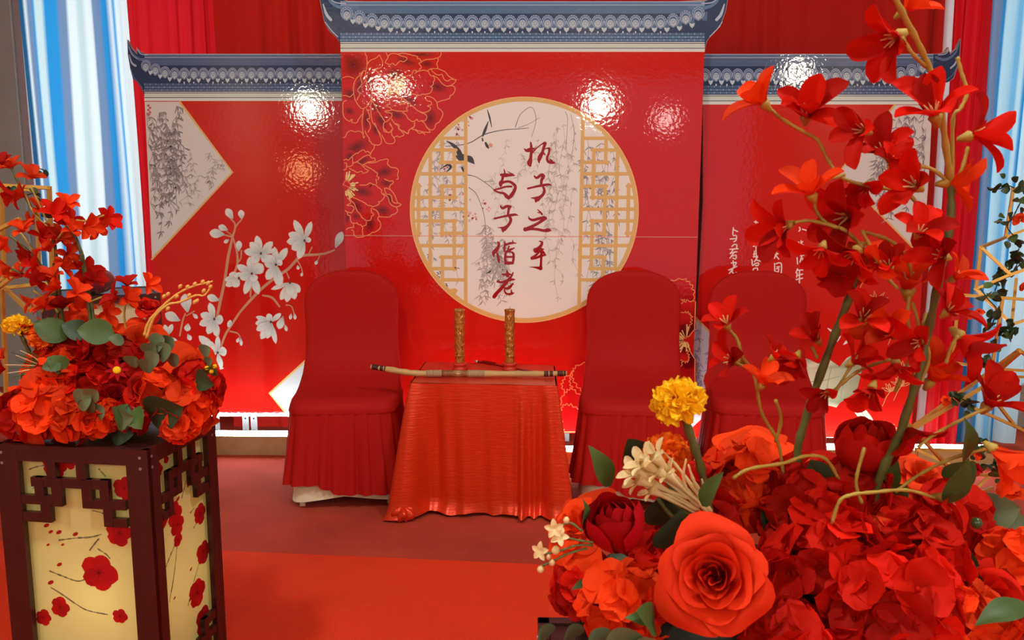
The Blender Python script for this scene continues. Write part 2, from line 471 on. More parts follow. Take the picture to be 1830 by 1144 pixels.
a = Art(DL, None)
DIA = [(259.5, 182), (322, 182), (416, 308), (272.5, 463)]
a.poly(DIA, GREY, 1.6)
ind = lambda x, y: x > 262 + max(0, (y - 181)) * .045 and (x - 322) < (y - 182) * .735 and (x - 272) * 1.078 < 440 - y + 12
willow(a, 264, 330, 186, 330, 24, lin(140, 134, 134), ind, leaf=13, seed=5, w=1.1)
willow(a, 270, 400, 240, 330, 12, lin(168, 160, 156), ind, leaf=11, seed=6, w=.7)
for i in range(5): a.disc(266 + (i % 2) * 3, 189 + i * 4, 2.4, 2.2, lin(200, 90, 100), 2.6, 7)
a.stroke([(322, 182), (416, 308), (272.5, 463)], 3.6, GOLD, 2.8, smooth=False)
L2 = [(482, 703), (560, 632), (640, 700), (640, 743), (516, 743)]
a.poly(L2, lin(205, 210, 215), 1.6); a.stroke([(516, 743), (482, 703), (560, 632)], 3.6, GOLD, 2.8, smooth=False)
a.build('diamond_window_print', tl, M_print, 'stuff')
# magnolia
a = Art(DL, None)
PK, WHT, SHD, BR = lin(240, 190, 180), lin(226, 232, 228), lin(180, 192, 190), lin(205, 150, 118)


def petal2(a, bx, by, tx, ty, w, lay, col=WHT):
    dx, dy = tx - bx, ty - by; l = math.hypot(dx, dy) or 1; nx, ny = -dy / l, dx / l
    prof = ((0, .12), (.2, .5), (.45, .93), (.65, 1), (.85, .72), (.96, .3), (1, .05))
    for k, c, g in ((1, PK, 0), (.88, col, .42)):
        pts = [(bx + dx * t * (1 if k == 1 else .97) + nx * w * .5 * q * k, by + dy * t * (1 if k == 1 else .97) + ny * w * .5 * q * k) for t, q in prof]
        pts += [(bx + dx * t * (1 if k == 1 else .97) - nx * w * .5 * q * k, by + dy * t * (1 if k == 1 else .97) - ny * w * .5 * q * k) for t, q in reversed(prof)]
        a.poly(pts, c, lay + g, (lambda x, y: tuple(SHD[i] + (col[i] - SHD[i]) * min(1, math.hypot(x - bx, y - by) / l * 1.5) for i in range(3))) if g else None)
    a.stroke([(bx + dx * .1, by + dy * .1, .9), (bx + dx * .6 + nx, by + dy * .6 + ny, .5)], .8, SHD, lay + .85)


for p in ([(410, 388, 3), (421, 402, 3), (416, 425, 4), (409, 456, 5), (404, 490, 5), (400, 513, 5), (393, 545, 5), (388, 578, 5), (393, 622, 5)], [(432, 393, 2.5), (424, 402, 3), (420, 410, 3)], [(403, 411, 2), (412, 418, 2), (417, 422, 3)], [(398, 419, 3), (414, 423, 3)], [(417, 425, 3), (424, 450, 3.5), (425, 470, 4), (420, 487, 4)], [(432, 448, 2.5), (431, 462, 2.5), (425, 470, 3)],
          [(598, 447, 3), (577, 454, 4), (540, 457, 5), (530, 465, 5), (515, 481, 5), (490, 498, 5), (466, 518, 5), (445, 540, 5), (431, 556, 4), (416, 578, 4), (404, 597, 4), (396, 618, 4)], [(470, 528, 3), (487, 532, 4), (500, 548, 3)], [(450, 497, 3), (448, 530, 3)], [(532, 466, 2), (538, 476, 2), (541, 486, 2)], [(558, 442, 2), (551, 456, 2)], [(572, 456, 1.6), (568, 466, 1.6)], [(512, 485, 2), (517, 497, 2.5)],
          [(388, 536, 2), (396, 532, 3)], [(332, 560, 2), (327, 574, 3), (322, 600, 3)], [(334, 564, 2), (348, 556, 2)], [(300, 560, 3), (322, 572, 3)], [(412, 592, 3), (426, 596, 2), (431, 606, 2)], [(527, 566, 2), (522, 548, 2), (512, 545, 2.5)], [(506, 565, 2), (509, 580, 2)]): a.stroke(p, 3, BR, 2)
FL = [((467, 453), [(459, 421, 14), (447, 433, 15), (488, 432, 14), (437, 449, 15), (449, 470, 17), (481, 468, 17), (495, 446, 9)]),
      ((494, 473), [(491, 441, 12), (514, 443, 14), (473, 470, 16), (477, 500, 17), (501, 513, 18), (480, 455, 12), (505, 466, 13)]),
      ((451, 489), [(447, 459, 15), (424, 474, 14), (471, 473, 22), (428, 496, 18), (438, 526, 14), (463, 526, 15), (457, 503, 16)]),
      ((428, 497), [(410, 490, 16), (402, 500, 12), (404, 511, 14), (418, 513, 16), (424, 487, 16)]),
      ((545, 430), [(526, 393, 14), (557, 396, 12), (516, 417, 16), (513, 432, 16), (522, 446, 18), (534, 463, 15), (557, 428, 10)]),
      ((519, 505), [(485, 517, 9), (502, 536, 14), (513, 540, 15), (528, 535, 15), (537, 522, 16), (520, 530, 18)]),
      ((485, 575), [(458, 566, 10), (457, 578, 14), (467, 606, 15), (478, 605, 14), (494, 614, 10), (459, 590, 15), (503, 560, 10), (480, 560, 12)]),
      ((384, 570), [(375, 541, 13), (359, 561, 15), (357, 580, 15), (372, 597, 15), (389, 602, 14), (400, 572, 18)]),
      ((390, 630), [(356, 600, 16), (367, 609, 16), (390, 600, 10), (406, 626, 18), (396, 660, 12), (372, 625, 22)]),
      ((300, 600), [(295, 580, 10), (309, 579, 10), (300, 615, 22), (318, 622, 18), (310, 640, 16)])]
for q, (c, ps) in enumerate(FL):
    for j, (tx, ty, w) in enumerate(ps): petal2(a, *c, tx, ty, w, 3 + j * 1.3)
    a.disc(c[0], c[1], 2.2, 2.6, lin(110, 70, 70), 14, 8)
for b, t, w in (((417, 391), (405, 373), 14), ((433, 392), (431, 375), 12), ((408, 411), (391, 404), 12), ((402, 419), (375, 416), 17), ((410, 428), (401, 434), 7), ((427, 449), (428, 430), 12), ((600, 443), (612, 414), 15), ((336, 558), (331, 525), 21), ((322, 573), (296, 560), 18), ((392, 537), (371, 529), 14), ((337, 578), (335, 592), 12), ((416, 580), (407, 577), 14), ((505, 567), (499, 588), 14), ((345, 560), (354, 569), 7), ((541, 486), (539, 494), 5), ((532, 474), (534, 482), 6), ((568, 465), (564, 473), 6), ((527, 560), (528, 571), 6), ((521, 560), (519, 571), 6), ((510, 580), (513, 592), 6), ((431, 604), (432, 618), 6), ((428, 603), (424, 612), 6), ((336, 597), (342, 608), 9), ((394, 655), (394, 660), 14)):
    petal2(a, *b, *t, w, 3.6)
a.build('magnolia_print', tl, M_print, 'stuff')

# ---------------------------------------------------------------- right board
RO = [(1716, 69), (1708, 86), (1697, 96), (1694, 84), (1688, 92), (1676, 96.5), (1256, 97), (1256, 360), (1234, 782), (1626, 782), (1641, 600), (1660, 300), (1666, 187), (1670, 172), (1680, 152), (1696, 146), (1704, 140), (1711, 118), (1715, 95)]
tr = board('gabled_backdrop_board', 'red printed gable board with white brush writing, right of the round-window board', DR, RO)
a = Art(DR)
a.poly([(1256, 187), (1666, 187), (1660, 300), (1641, 600), (1626, 782), (1234, 782), (1256, 360)], RED, 1)
a.build('red_ground_print', tr, M_print)
a = Art(DR)
a.poly([(1715, 71), (1708, 88), (1697, 98), (1695, 90), (1688, 95), (1676, 97.5), (1630, 97), (1630, 187), (1665, 187), (1669, 172), (1680, 151), (1695, 146), (1703, 139), (1710, 118), (1714, 95)], SDK, 1.5)
a.stroke([(1714, 75, 1), (1708, 92, 3), (1699, 102, 4), (1686, 107, 5), (1672, 103, 5)], 3, SMD, 2.2); a.stroke([(1711, 100, 1), (1706, 114, 3), (1698, 122, 3)], 3, SLT, 2.2); a.stroke([(1709, 120), (1700, 136), (1684, 146)], 1.4, SMD, 2.3); a.stroke([(1695, 90), (1688, 97), (1676, 98.5)], 1.6, SLT, 2.6)
roof(a, 1254, 1667, 97, .99, 19.4, 'r', SDK, SMD, SLT, -4)
a.build('tiled_eave_print', tr, M_print, 'stuff')
a = Art(DR)
a.poly([(1598, 188), (1665, 188), (1660, 300), (1651, 420), (1640, 452), (1498, 308)], GREY, 1.6)
indr = lambda x, y: 505 + 1000 + abs(y - 308) * .75 < x < 1654 and 192 < y < 440
willow(a, 1560, 1650, 192, 330, 22, lin(140, 134, 138), indr, leaf=14, seed=9, w=1.0)
a.stroke([(1598, 188), (1498, 308), (1640, 452)], 3.6, GOLD, 2.8, smooth=False)
D3 = [(1234, 560), (1240, 567), (1262, 588), (1330, 660), (1262, 740), (1234, 766)]
a.poly(D3, lin(200, 208, 222), 1.6); a.stroke([(1238, 563), (1262, 587), (1330, 660), (1262, 740)], 3.4, GOLD, 2.8, smooth=False)
willow(a, 1238, 1300, 575, 700, 16, lin(140, 150, 175), lambda x, y: 1236 < x < 1322 - abs(y - 660) and 580 < y < 740, leaf=12, seed=19, w=.9)
a.build('diamond_window_print', tr, M_print, 'stuff')
# brush writing in columns
WC = lin(248, 225, 222)


def scribe(a, bx, by, strokes, w, col, lay=3, k=11.4375):
    for s in strokes: a.stroke([(bx + p[0] / k, by + p[1] / k, (p[2] if len(p) > 2 else w) / k) for p in s], w / k, col, lay, 5)


def columns(a):
    Wd = 25
    S5 = [[(230, 310), (222, 460), (290, 470), (285, 560), (240, 595)], [(230, 350), (315, 385)], [(165, 540), (285, 530)],
          [(200, 690), (250, 650), (300, 665), (290, 740)], [(160, 750), (325, 738)], [(230, 750), (170, 840)], [(165, 830), (300, 800)], [(255, 800), (160, 930)], [(210, 890), (285, 870), (275, 945), (220, 930)],
          [(700, 100), (690, 200)], [(660, 190), (790, 198)], [(645, 252), (822, 245)], [(695, 180), (690, 250)], [(740, 180), (740, 250)], [(790, 180), (822, 240)], [(720, 340), (775, 360)],
          [(690, 390), (620, 570)], [(660, 500), (655, 610)], [(715, 430), (705, 640)], [(640, 540), (775, 490), (800, 580), (720, 630)], [(635, 690), (745, 665)], [(692, 640), (690, 750)],
          [(640, 850), (748, 830)], [(690, 760), (700, 935)], [(660, 785), (648, 905)], [(738, 780), (740, 870)], [(640, 905), (740, 890)],
          [(600, 960), (620, 1000)], [(610, 1010), (622, 1080), (662, 1050)], [(722, 910), (660, 1005)], [(685, 965), (810, 1000)], [(680, 1040), (742, 1028), (732, 1080), (680, 1080)],
          [(1110, 690), (1125, 700)], [(1065, 770), (1118, 758)], [(1112, 815), (1068, 935)], [(1085, 860), (1140, 840)], [(1100, 880), (1155, 950)],
          [(1580, 300), (1592, 350), (1565, 380)], [(1640, 340), (1715, 362)], [(1610, 575), (1610, 690)], [(1560, 600), (1582, 650)], [(1642, 590), (1620, 640), (1662, 662)],
          [(1530, 920), (1540, 1050)], [(1600, 882), (1670, 870)], [(1640, 840), (1642, 880)], [(1622, 900), (1588, 1015)], [(1642, 930), (1640, 1030)], [(1690, 950), (1702, 1012), (1670, 1030)]]
    S6 = [[(225, 525), (238, 640)], [(190, 572), (290, 560)], [(135, 718), (300, 640)], [(290, 580), (150, 785)], [(215, 690), (208, 765), (260, 788), (292, 765)],
          [(640, 690), (722, 680), (702, 820), (610, 828)], [(640, 690), (605, 832)], [(640, 762), (705, 755)],
          [(1070, 580), (1075, 800)], [(1100, 590), (1160, 568), (1212, 600), (1200, 790), (1130, 800)], [(1118, 650), (1172, 648)], [(1108, 690), (1152, 680), (1142, 752), (1100, 742)],
          [(1540, 690), (1508, 772)], [(1525, 722), (1645, 714)], [(1530, 830), (1642, 800)], [(1532, 780), (1520, 860)], [(1508, 912), (1642, 880)], [(1580, 720), (1578, 982)]]
    scribe(a, 1290, 380, S5, Wd, WC); scribe(a, 1290, 420, S6, Wd, WC)
    scribe(a, 1400, 430, [[(720, 655), (812, 630)], [(762, 640), (760, 705)], [(770, 690), (822, 680), (800, 722), (770, 708)], [(1130, 740), (1150, 822)], [(1172, 720), (1200, 800), (1150, 830)], [(1232, 730), (1242, 802), (1282, 790), (1240, 852)], [(1220, 782), (1312, 788)]], Wd, WC)
    scribe(a, 1400, 380, [[(738, 550), (832, 562)], [(788, 600), (835, 590)]], Wd, WC)


a = Art(DR); columns(a); a.build('brush_writing', tr, M_print, 'stuff')
a = Art(DR)                                             # lotus leaf, bamboo sprigs
LG, LGD = lin(226, 232, 200), lin(150, 160, 130)
a.poly([(1424, 660), (1440, 640), (1462, 650), (1478, 640), (1500, 655), (1512, 640), (1530, 630), (1540, 660), (1530, 700), (1500, 720), (1494, 728), (1470, 722), (1440, 706), (1426, 685)], LG, 2, lambda x, y: LGD if (int(x * 7 + y * 3) % 5 == 0) else LG)
a.poly([(1522, 712), (1534, 716), (1556, 744), (1562, 755), (1570, 770), (1572, 778), (1560, 776), (1548, 758), (1530, 742), (1520, 726)], lin(200, 222, 190), 2)
for p in (((1430, 684), (1470, 680), (1500, 672)), ((1480, 722), (1478, 690), (1486, 655)), ((1500, 716), (1508, 680), (1520, 645)), ((1526, 718), (1545, 745), (1566, 774))): a.stroke(p, 1.2, LGD, 3)
for p in ((1478, 586, 1498, 596), (1502, 600, 1488, 612), (1520, 600, 1506, 616)): a.stroke([(p[0], p[1], 1), ((p[0] + p[2]) / 2, (p[1] + p[3]) / 2 + 2, 5), (p[2], p[3], 1)], 3, WC, 3)
BG = lin(215, 165, 110)
r = random.Random(4)
for (x, y) in ((1545, 500), (1552, 590), (1600, 590), (1612, 660), (1590, 700), (1580, 770), (1610, 690), (1565, 540), (1560, 475), (1592, 770)):
    a.stroke([(x - 14, y + 26, 1), (x - 6, y + 8, 1.2), (x, y, 1)], 1.2, BG, 3)
    for q in range(5):
        an = -PI / 2 + (q - 2) * .55 + r.uniform(-.2, .2); l = r.uniform(12, 24)
        e = (x + l * math.cos(an), y + l * math.sin(an)); mdl = ((x + e[0]) / 2, (y + e[1]) / 2); nx, ny = -math.sin(an) * 2, math.cos(an) * 2
        a.stroke([(x, y, .8), (mdl[0] + nx, mdl[1] + ny, 1.2), (e[0], e[1], .6)], 1, BG, 3); a.stroke([(x, y, .8), (mdl[0] - nx, mdl[1] - ny, 1.2), (e[0], e[1], .6)], 1, BG, 3)
a.build('lotus_and_bamboo_print', tr, M_print, 'stuff')

# ---------------------------------------------------------------- centre board
CO = [(566, -32), (600, -6), (622, 2), (660, 3), (1210, 3), (1262, 0), (1290, -16), (1306, -36), (1301, -4), (1297, 20), (1287, 48), (1275, 58), (1263, 74), (1258.5, 93), (1247, 420), (1234, 774), (626, 774), (617, 420), (609.5, 95), (608, 77), (600, 66), (588, 55), (580, 40), (574, 12)]
tc_ = board('round_window_backdrop_board', 'tall red printed board with round moon window, peonies and large brush characters', DC, CO)
GR = [(609.5, 93), (1258.5, 93), (1247, 420), (1234, 774), (626, 774), (617, 420)]
a = Art(DC); a.poly(GR, RED, 1); a.build('red_ground_print', tc_, M_print)
a = Art(DC)
a.poly([(568, -29), (600, -4), (622, 3), (660, 4), (660, 93), (610, 93), (608, 77), (600, 65), (588, 54), (581, 40), (575, 12)], DK, 1.5)
a.poly([(1305, -33), (1290, -14), (1262, 2), (1210, 4), (1210, 93), (1258, 93), (1262, 74), (1274, 58), (1286, 47), (1296, 20), (1300, -4)], DK, 1.5)
for m_ in (lambda x: x, lambda x: 1872 - x):
    a.stroke([(m_(580), -14, 2), (m_(594), 6, 5), (m_(612), 14, 6), (m_(640), 13, 6)], 3, MD, 2.2); a.stroke([(m_(578), 8, 2), (m_(584), 26, 5), (m_(592), 36, 5)], 3, LT, 2.2)
    a.stroke([(m_(588), -4, 1), (m_(600), 5, 2), (m_(618), 7, 2)], 1, LT, 3); a.stroke([(m_(582), 40), (m_(592), 54), (m_(604), 66)], 1.5, LT, 2.4)
roof(a, 609, 1259, 3, .99, 22.4, 'lr', DK, MD, LT)
a.build('tiled_eave_print', tc_, M_print, 'stuff')
CX, CY, CR = 937, 375, 204


def ruff(pts, amp, n, seed):
    r = random.Random(seed); o = []
    for q, (x, y) in enumerate(pts):
        p0 = pts[q - 1]; p1 = pts[(q + 1) % len(pts)]; dx, dy = p1[0] - p0[0], p1[1] - p0[1]; l = math.hypot(dx, dy) or 1
        h = amp * (math.sin(q * 1.9 + seed) + r.uniform(-.6, .6)); o.append((x + dy / l * h, y - dx / l * h))
    return o


def peony_petal(a, b, t, w, lay, seed, dark=.12, red=RED):
    dx, dy = t[0] - b[0], t[1] - b[1]; l = math.hypot(dx, dy); nx, ny = -dy / l, dx / l
    pr = ((.02, .1), (.2, .34), (.42, .72), (.62, .98), (.8, 1.02), (.93, .8), (1.0, .42))
    p = [(b[0] + dx * u + nx * w * .5 * q, b[1] + dy * u + ny * w * .5 * q) for u, q in pr]
    p += [(b[0] + dx * u - nx * w * .5 * q, b[1] + dy * u - ny * w * .5 * q) for u, q in reversed(pr)]
    p = [q[:2] for q in crom(p, 5, True)]
    core = p[:10] + p[-10:]
    p = [(q if (math.hypot(q[0] - b[0], q[1] - b[1]) < .45 * l) else rq) for q, rq in zip(p, ruff(p, 2.0, 5, seed))]

    def cf(x, y):
        k = min(1, math.hypot(x - b[0], y - b[1]) / l); k = dark + (1 - dark) * max(0, (k - .25) / .6) ** 1.2 if k > .25 else dark
        k = min(1, k); return (red[0] * k, red[1] * k, red[2] * k + .004)
    # inner ring so that the dark heart stays inside
    inner = [(b[0] + (x - b[0]) * .55, b[1] + (y - b[1]) * .55) for x, y in p]
    a.poly(p, red, lay, cf); a.poly(inner, red, lay + .42, lambda x, y: cf(b[0] + (x - b[0]) * .8, b[1] + (y - b[1]) * .8))
    a.stroke(p + [p[0]], 1.7, LINEC, lay + .84, smooth=False)


pc = [(0, 1, 612.5), (1, 1, 94)]
a = Art(DC, pc)
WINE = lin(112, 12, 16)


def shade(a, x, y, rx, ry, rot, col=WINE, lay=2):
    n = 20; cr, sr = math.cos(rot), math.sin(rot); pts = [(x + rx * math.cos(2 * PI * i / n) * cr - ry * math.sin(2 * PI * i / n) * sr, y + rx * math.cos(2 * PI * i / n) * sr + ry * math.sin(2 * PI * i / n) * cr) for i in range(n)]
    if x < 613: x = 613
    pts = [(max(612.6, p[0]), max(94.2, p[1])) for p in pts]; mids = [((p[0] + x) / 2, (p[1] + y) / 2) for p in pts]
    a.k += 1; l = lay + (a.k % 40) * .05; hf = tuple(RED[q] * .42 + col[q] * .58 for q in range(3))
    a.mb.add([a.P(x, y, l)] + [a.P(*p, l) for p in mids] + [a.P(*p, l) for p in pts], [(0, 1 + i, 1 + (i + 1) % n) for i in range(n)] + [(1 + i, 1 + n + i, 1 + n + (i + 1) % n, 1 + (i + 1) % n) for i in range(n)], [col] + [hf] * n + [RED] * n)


Z1, Z2, Z3 = (600, 90, 7.625), (600, 220, 11.4375), (600, 320, 11.4375)
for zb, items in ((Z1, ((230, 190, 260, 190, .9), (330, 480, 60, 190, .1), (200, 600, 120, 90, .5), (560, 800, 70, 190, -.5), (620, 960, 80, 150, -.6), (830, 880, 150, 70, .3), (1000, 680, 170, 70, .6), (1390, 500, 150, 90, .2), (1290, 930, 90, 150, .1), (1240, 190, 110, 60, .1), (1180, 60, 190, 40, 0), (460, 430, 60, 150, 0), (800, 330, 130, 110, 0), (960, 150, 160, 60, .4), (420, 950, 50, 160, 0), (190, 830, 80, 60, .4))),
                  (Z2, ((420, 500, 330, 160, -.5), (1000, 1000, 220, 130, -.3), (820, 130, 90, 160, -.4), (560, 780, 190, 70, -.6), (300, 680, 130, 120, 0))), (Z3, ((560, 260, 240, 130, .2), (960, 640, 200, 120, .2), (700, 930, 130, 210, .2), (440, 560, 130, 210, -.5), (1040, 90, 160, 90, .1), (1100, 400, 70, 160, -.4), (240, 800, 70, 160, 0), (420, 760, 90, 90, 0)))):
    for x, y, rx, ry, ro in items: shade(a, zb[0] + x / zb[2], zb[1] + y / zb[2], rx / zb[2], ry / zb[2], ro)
LN = ((Z1, (((400, 38), (425, 90), (430, 190), (415, 300), (410, 400), (440, 480), (495, 560), (490, 640), (470, 700), (430, 740), (440, 760), (370, 800), (320, 760), (280, 700), (250, 600), (250, 480), (280, 390), (340, 340), (375, 285), (412, 288)),
  ((375, 300), (345, 380), (362, 450), (330, 510), (300, 545), (330, 600), (290, 680)), ((435, 190), (480, 140), (560, 105), (595, 65), (620, 110), (640, 150), (640, 210), (600, 250), (525, 265), (570, 290), (610, 340), (600, 380), (560, 375)),
  ((690, 38), (715, 100), (680, 165), (740, 195), (780, 180), (820, 205), (880, 150), (930, 160), (975, 110), (900, 80), (830, 50), (760, 50), (720, 85)), ((840, 55), (940, 45), (1040, 70), (1090, 80), (1120, 90), (1110, 120), (1150, 120), (1160, 170), (1135, 180), (1170, 235), (1140, 265)),
  ((940, 360), (1040, 330), (1060, 280), (1100, 280), (1080, 330), (1120, 290), (1190, 275), (1260, 290), (1290, 340), (1340, 360), (1350, 410), (1330, 430), (1330, 470), (1290, 500), (1320, 510), (1300, 570), (1250, 600), (1180, 600), (1140, 620), (1060, 600), (940, 600)),
  ((1165, 165), (1230, 130), (1320, 125), (1370, 110), (1400, 130), (1380, 190), (1390, 250), (1300, 255), (1250, 285)), ((1300, 260), (1340, 310), (1400, 340), (1450, 330), (1480, 400), (1530, 420), (1570, 400), (1640, 410), (1590, 470), (1520, 490), (1450, 450), (1390, 380), (1330, 345)), ((1390, 255), (1480, 290), (1560, 370), (1640, 410)),
  ((1520, 490), (1600, 490), (1630, 530), (1600, 600), (1560, 620), (1550, 660), (1440, 690), (1390, 710)), ((1235, 625), (1320, 650), (1380, 710), (1390, 780), (1440, 820), (1460, 880), (1420, 970), (1370, 1010), (1340, 1075), (1310, 1085), (1250, 1060), (1215, 1000), (1170, 960)),
  ((830, 640), (920, 660), (1010, 730), (1080, 790), (1130, 830), (1210, 850), (1280, 820), (1295, 780), (1250, 760), (1305, 740), (1300, 700), (1250, 690), (1225, 640)), ((915, 850), (960, 880), (990, 930), (1040, 970), (1090, 960), (1110, 940), (1130, 970), (1180, 960), (1220, 960), (1245, 910), (1220, 870), (1150, 845)),
  ((760, 810), (860, 830), (975, 830), (965, 790), (990, 760), (970, 720), (910, 730), (870, 745), (900, 690), (890, 650), (840, 640)), ((490, 640), (520, 720), (580, 830), (640, 920), (680, 975), (720, 955), (765, 900), (755, 860), (700, 850), (670, 830), (760, 820), (740, 780), (690, 770), (740, 730), (730, 690), (660, 680)),
  ((680, 975), (660, 1000), (655, 1060), (700, 1110), (740, 1120), (780, 1070), (740, 1010)), ((760, 930), (810, 1000), (860, 1040), (870, 1080), (940, 1110), (990, 1140)), ((1080, 985), (1070, 1040), (1000, 1090), (990, 1144)), ((490, 680), (480, 800), (500, 960), (560, 1060), (610, 1140)), ((385, 800), (370, 900), (365, 1030), (380, 1150)),
  ((420, 800), (460, 870), (465, 930), (430, 945), (470, 1000), (475, 1060), (440, 1120)), ((100, 380), (170, 360), (250, 385)), ((100, 620), (140, 620), (200, 635), (245, 590)), ((150, 685), (110, 710), (100, 800), (115, 900), (170, 960), (200, 965), (240, 920), (220, 980), (290, 990), (310, 950), (370, 870)), ((1440, 38), (1430, 80), (1390, 110)),
  ((1090, 1080), (1130, 1100), (1180, 1110), (1290, 1120), (1240, 1040)))),
 (Z2, (((160, 300), (205, 285), (240, 200), (310, 160), (400, 180), (480, 170), (560, 220), (575, 310), (600, 270)), ((600, 160), (650, 260), (690, 310), (690, 360), (650, 390), (710, 375), (750, 430), (860, 455), (930, 420), (940, 330), (910, 250), (800, 0)), ((790, 455), (790, 510), (740, 590), (710, 640), (720, 650)),
  ((170, 760), (230, 740), (265, 760), (340, 690), (420, 620), (460, 620), (540, 555), (590, 560), (620, 600), (660, 580), (710, 620)), ((360, 820), (440, 790), (560, 700), (640, 660), (700, 670), (740, 720), (800, 720), (800, 780), (680, 800), (560, 855)), ((670, 815), (800, 810), (960, 750), (1080, 750), (1060, 830), (1140, 910), (1240, 920), (1285, 980), (1270, 1050), (1280, 1144), (1240, 1150)),
  ((560, 855), (700, 920), (820, 1000), (860, 1050), (840, 1090), (885, 1110), (870, 1160)), ((440, 800), (540, 860), (610, 940), (680, 970), (650, 1000), (560, 1030), (540, 990), (450, 1010), (400, 990), (290, 930)), ((240, 890), (290, 890), (350, 850), (345, 700)), ((170, 965), (220, 930), (230, 830), (180, 820)), ((940, 240), (1000, 340), (1040, 410), (1120, 430), (1200, 400), (1210, 330), (1180, 300), (1260, 270), (1310, 290), (1400, 240), (1330, 150)),
  ((980, 0), (980, 120), (1000, 170), (1080, 200), (1140, 180)), ((1110, 0), (1170, 120), (1140, 150), (1150, 240), (1200, 300)), ((1200, 0), (1300, 50), (1290, 110), (1370, 160), (1480, 220), (1500, 140), (1600, 90), (1610, 0)), ((1560, 120), (1640, 150), (1700, 210), (1780, 200), (1830, 240)))),
 (Z3, (((500, 125), (640, 120), (700, 85), (760, 110), (690, 160), (800, 115), (880, 180), (945, 230), (940, 290), (1000, 340), (990, 390), (910, 460), (870, 460), (900, 490), (860, 530), (770, 565), (720, 550), (650, 530), (600, 490), (540, 460), (290, 345)), ((270, 400), (380, 500), (440, 640), (520, 740), (540, 790), (640, 850), (720, 830), (740, 760), (780, 740), (770, 700), (740, 680), (730, 590)),
  ((1000, 190), (1060, 190), (1140, 240), (1220, 350), (1270, 480), (1345, 525), (1250, 570), (1170, 550), (1110, 490), (1060, 360), (970, 290)), ((1000, 200), (1040, 300), (1130, 330), (1160, 450), (1210, 490), (1270, 490)), ((1240, 580), (1275, 650), (1220, 710), (1140, 740), (1130, 770), (1030, 780), (890, 765)), ((760, 600), (850, 660), (890, 740), (870, 820), (920, 900), (910, 1000), (830, 1070), (730, 1100)),
  ((250, 680), (250, 730), (300, 760), (310, 840), (350, 900), (440, 900), (460, 930), (520, 940), (560, 970), (630, 930), (630, 870)), ((520, 940), (560, 1000), (550, 1060), (560, 1144)), ((370, 930), (360, 990), (260, 1000), (220, 1040)), ((240, 390), (310, 460), (300, 500), (230, 540), (340, 550), (380, 600), (340, 680)), ((830, 0), (840, 100)), ((1000, 0), (1100, 40), (1170, 40), (1170, 90), (1110, 140), (1110, 210)), ((200, 645), (260, 680), (330, 690)), ((330, 1040), (370, 1060), (380, 1150), (450, 1190), (560, 1180), (720, 1120)))))
for zb, lines in LN:
    for l in lines:
        p = [(zb[0] + x / zb[2], zb[1] + y / zb[2]) for x, y in l]
        r = random.Random(len(p)); q = crom(p, 4); q = [(x + r.uniform(-.4, .4), y + r.uniform(-.4, .4)) for x, y in q]
        a.stroke(q, 1.5, LINEC, 5, smooth=False)
ST = lin(240, 215, 140)
r = random.Random(2)
for i in range(40):
    an = r.uniform(-1.75, 1.9); l = r.uniform(16, 27) * (1 if an < .9 else .8); x0, y0 = 698 + 9 * math.cos(an), 149 + 9 * math.sin(an)
    a.stroke([(x0, y0, .7), (698 + l * .7 * math.cos(an + .15), 149 + l * .7 * math.sin(an + .15), 1), (698 + l * math.cos(an), 149 + l * math.sin(an), 2.4)], 1, ST, 6)
a.disc(697, 149, 8, 8, RED, 6.6, 12); a.stroke([(689, 149), (696, 141), (704, 148), (700, 156), (690, 154), (689, 149)], 1, LINEC, 7.1); a.stroke([(691, 151), (704, 144)], .8, LINEC, 7.1); a.stroke([(691, 151), (703, 153)], .8, LINEC, 7.1)
for i in range(34):
    an = r.uniform(-1.5, 1.5); l = r.uniform(15, 27); a.stroke([(617 + 9 * math.cos(an), 332 + 9 * math.sin(an), .7), (617 + l * math.cos(an), 332 + l * math.sin(an), 2.4)], 1, ST, 6)
a.disc(619, 331, 8, 9, RED, 6.6, 12); a.stroke([(613, 331), (619, 323), (627, 331), (621, 340)], 1, LINEC, 7.1); a.stroke([(614, 330), (626, 336)], .8, LINEC, 7.1)
a.build('peony_print', tc_, M_print, 'stuff')
a = Art(DC, [(0, -1, 1243), (1, -1, 772)])               # lower right peony
c3 = (1226, 610)
for i, (tx, ty, w) in enumerate(((1210, 500, 50), (1190, 540, 60), (1170, 600, 66), (1180, 660, 60), (1210, 700, 56), (1240, 540, 50), (1236, 690, 40), (1212, 560, 40), (1208, 640, 40))):
    b = (c3[0] + (tx - c3[0]) * .12, c3[1] + (ty - c3[1]) * .12); peony_petal(a, b, (tx, ty), w, 2 + i * 1.3, i + 70)
for i in range(26):
    an = r.uniform(1.2, 5); l = r.uniform(12, 26); a.stroke([(1226 + 5 * math.cos(an), 606 + 5 * math.sin(an), .7), (1226 + l * math.cos(an), 606 + l * math.sin(an), 2.4)], 1, ST, 16)
a.build('peony_print', tc_, M_print, 'stuff')
a = Art(DC, [(1, -1, 772)])
c4 = (1070, 740)
for i, (tx, ty, w) in enumerate(((1018, 668, 50), (1002, 720, 60), (1004, 756, 60), (1030, 664, 40), (1042, 650, 50))):
    b = (c4[0] + (tx - c4[0]) * .2, c4[1] + (ty - c4[1]) * .2); peony_petal(a, b, (tx, ty), w, 2 + i * 1.3, i + 90, .85)
a.build('peony_print', tc_, M_print, 'stuff')
